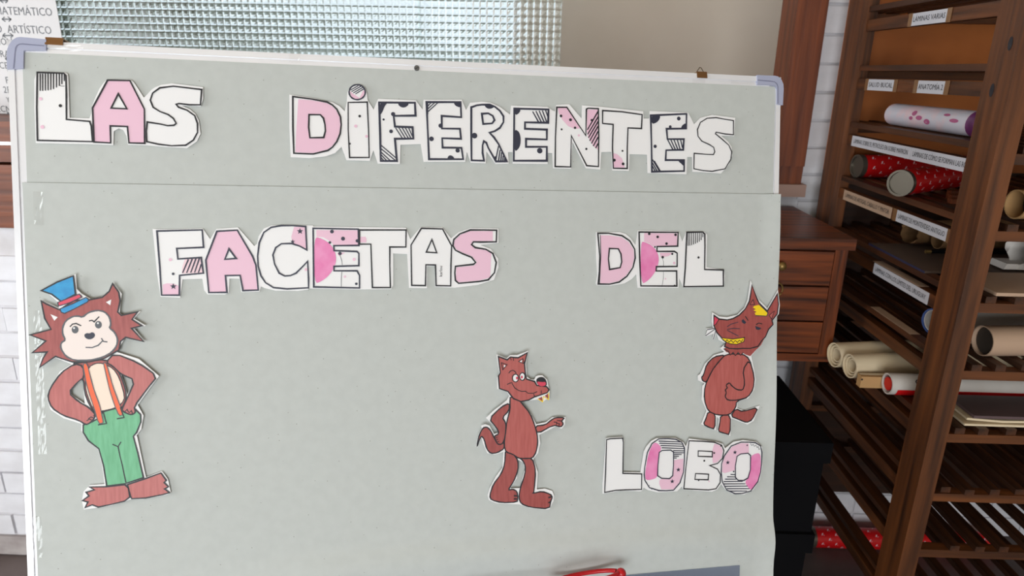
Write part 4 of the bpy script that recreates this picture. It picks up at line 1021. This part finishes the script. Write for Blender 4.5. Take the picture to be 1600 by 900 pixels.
c.ink('ear_line', [a(pl('485,272 560,300 505,362 485,272')), a(pl('700,260 755,225 772,288 700,260')), a(pl('600,215 610,245')), a(pl('635,215 640,250'))], .0011, 'ink', hd, 5.2)
c.fill('tooth', [a(pl('950,722 995,700 1004,762')), a(pl('1030,690 1070,660 1078,732'))], 'brown', hd, 2.2)
c.ink('tooth_line', [a(pl('942,726 1003,764 1014,698 1078,738 1080,650'))], .0013, 'yellow', hd, 2.8)
c.ink('finger', [b(pl('410,490 440,482')), b(pl('418,515 448,505')), b(pl('430,545 462,530')), b(pl('1140,295 1180,300 1175,330')), b(pl('1180,310 1215,320 1205,345')), b(pl('1180,275 1240,285'))], .0012, 'ink', None, 4.4)
c.ink('claw', [d(pl('650,570 690,575')), d(pl('650,610 690,612')), d(pl('1080,600 1118,590')), d(pl('1080,665 1112,650'))], .0022, 'ink', None, 4.4)
# ---------------- round wolf with yellow tuft
a = zp(1060, 420, 8); b = zp(1060, 530, 5.625)
c = Cut('wolf_cutout', 'round-bellied brown paper wolf with yellow tuft and yellow teeth', 'cutout', join(
 (a, '386,538 470,588 570,598 700,568 788,480 828,380 845,250 860,142 965,380 1075,488 1205,262 1230,450 1218,560 1135,650 1160,690 1105,750 1065,840 1012,892'),
 (b, '690,55 618,140 645,260 660,350 645,440 595,512 498,540 500,598 560,620 698,574 645,710 590,742 518,714 448,686 440,842 325,800 338,690 318,672 312,792 182,737 228,620 185,520 190,400 210,380 152,352 150,310 172,295 212,208 288,132 378,105 345,72 395,30'),
 (a, '470,880 440,795 412,872 395,862 405,800 300,838 330,760 310,740 398,730 380,650')), group='wolf drawings', lift=.001, tilt=(.018, .016))
pc(c, b, 'arm', '390,130 290,145 225,210 197,310 180,325 192,358 225,370 270,270 340,190', 'brown', z=1)
pc(c, b, 'tail', '485,602 545,630 685,587 632,700 580,725 520,700 440,668', 'brown', z=1)
pc(c, b, 'leg', '240,628 305,640 302,780 250,765 200,737 222,690', 'brown2', z=1.2)
pc(c, b, 'leg', '352,660 440,655 435,832 380,815 330,800 345,730', 'brown2', z=1.2)
pc(c, b, 'torso', '395,122 540,122 600,165 640,300 600,500 490,535 485,592 430,657 320,657 240,622 205,520 210,400 270,270 330,190', 'brown2', z=2)
pc(c, b, 'arm', '542,262 600,172 645,320 637,430 590,502 500,527 412,528 388,495 400,460 388,435 410,420 395,395 425,372 445,400 490,435 545,440 562,380', 'brown2', z=2.8)
hd = pc(c, a, 'head', '405,575 470,620 570,632 640,615 720,572 795,495 845,400 862,300 875,200 945,380 965,420 1070,522 1195,308 1210,440 1195,560 1130,640 1145,690 1092,745 1052,840 1000,895 960,960 860,985 760,985 700,990 600,985 540,960 560,900 500,850 440,785 405,700', 'brown', z=3.4, sm=0)
c.fill('ruff', [b(pl('738,-30 700,45 650,95 606,142 560,125 540,110 520,135 500,108 475,135 455,108 430,130 410,108 395,105 372,78 430,40 540,20'))], 'brown', hd, 3.8)
c.ink('ruff_line', [b(pl('372,78 415,100 430,132 455,108 475,136 500,108 520,134 545,110'))], .0013, 'ink', hd, 4.4)
c.fill('nose', [a(pl('405,580 465,622 430,682 400,702'))], 'red', hd, 4.2)
c.ink('nose_line', [a(pl('405,580 465,622 430,682 400,702 405,580'))], .0012, 'ink', hd, 4.8)
c.fill('teeth', [chaikin(b(pl('348,-20 450,-8 555,-22 548,15 485,38 425,32 372,8')), 1)], 'yellow', hd, 4.4)
c.ink('tooth_line', [b(pl('348,-20 450,-8 555,-22 548,15 485,38 425,32 372,8 348,-20')), b(pl('365,-5 385,15 400,-2 418,20 435,2 455,24 472,4 492,22 508,2 525,16 540,-6'))], .0012, 'ink', hd, 5)
c.fill('tuft', [a(pl('905,458 930,452 965,445 1075,545 1060,582 925,575 912,545 935,530 895,512 925,498 890,478'))], 'yellow', hd, 4.4)
c.ink('tuft_line', [a(pl('962,425 1078,545 1062,584 925,577'))], .0014, 'navy', hd, 5)
c.fill('eye', [a(pl('748,640 770,622 808,660 790,682 760,668')), a(pl('920,705 1002,735 965,757 930,748'))], 'navy', hd, 4.2)
c.ink('brow', [a(pl('795,585 832,640')), a(pl('930,690 965,670 1008,682'))], .0016, 'ink', hd, 4.2)
c.ink('cheek_line', [a(pl('568,716 620,682 708,658')), a(pl('570,748 650,735 732,742')), a(pl('570,758 640,795 712,832'))], .0013, 'navy', hd, 4.2)
c.fill('inner_ear', [a(pl('850,440 890,378 908,442')), a(pl('1092,575 1158,522 1125,622'))], 'brown2', hd, 4.2)
c.ink('ear_line', [a(pl('850,440 890,378 908,442 850,440')), a(pl('1092,575 1158,522 1125,622 1092,575'))], .0012, 'ink', hd, 4.8)
c.ink('whisker', [a(pl('415,735 320,752')), a(pl('418,745 300,828')), a(pl('430,755 400,868'))], .0012, 'navy', hd, 4.2)
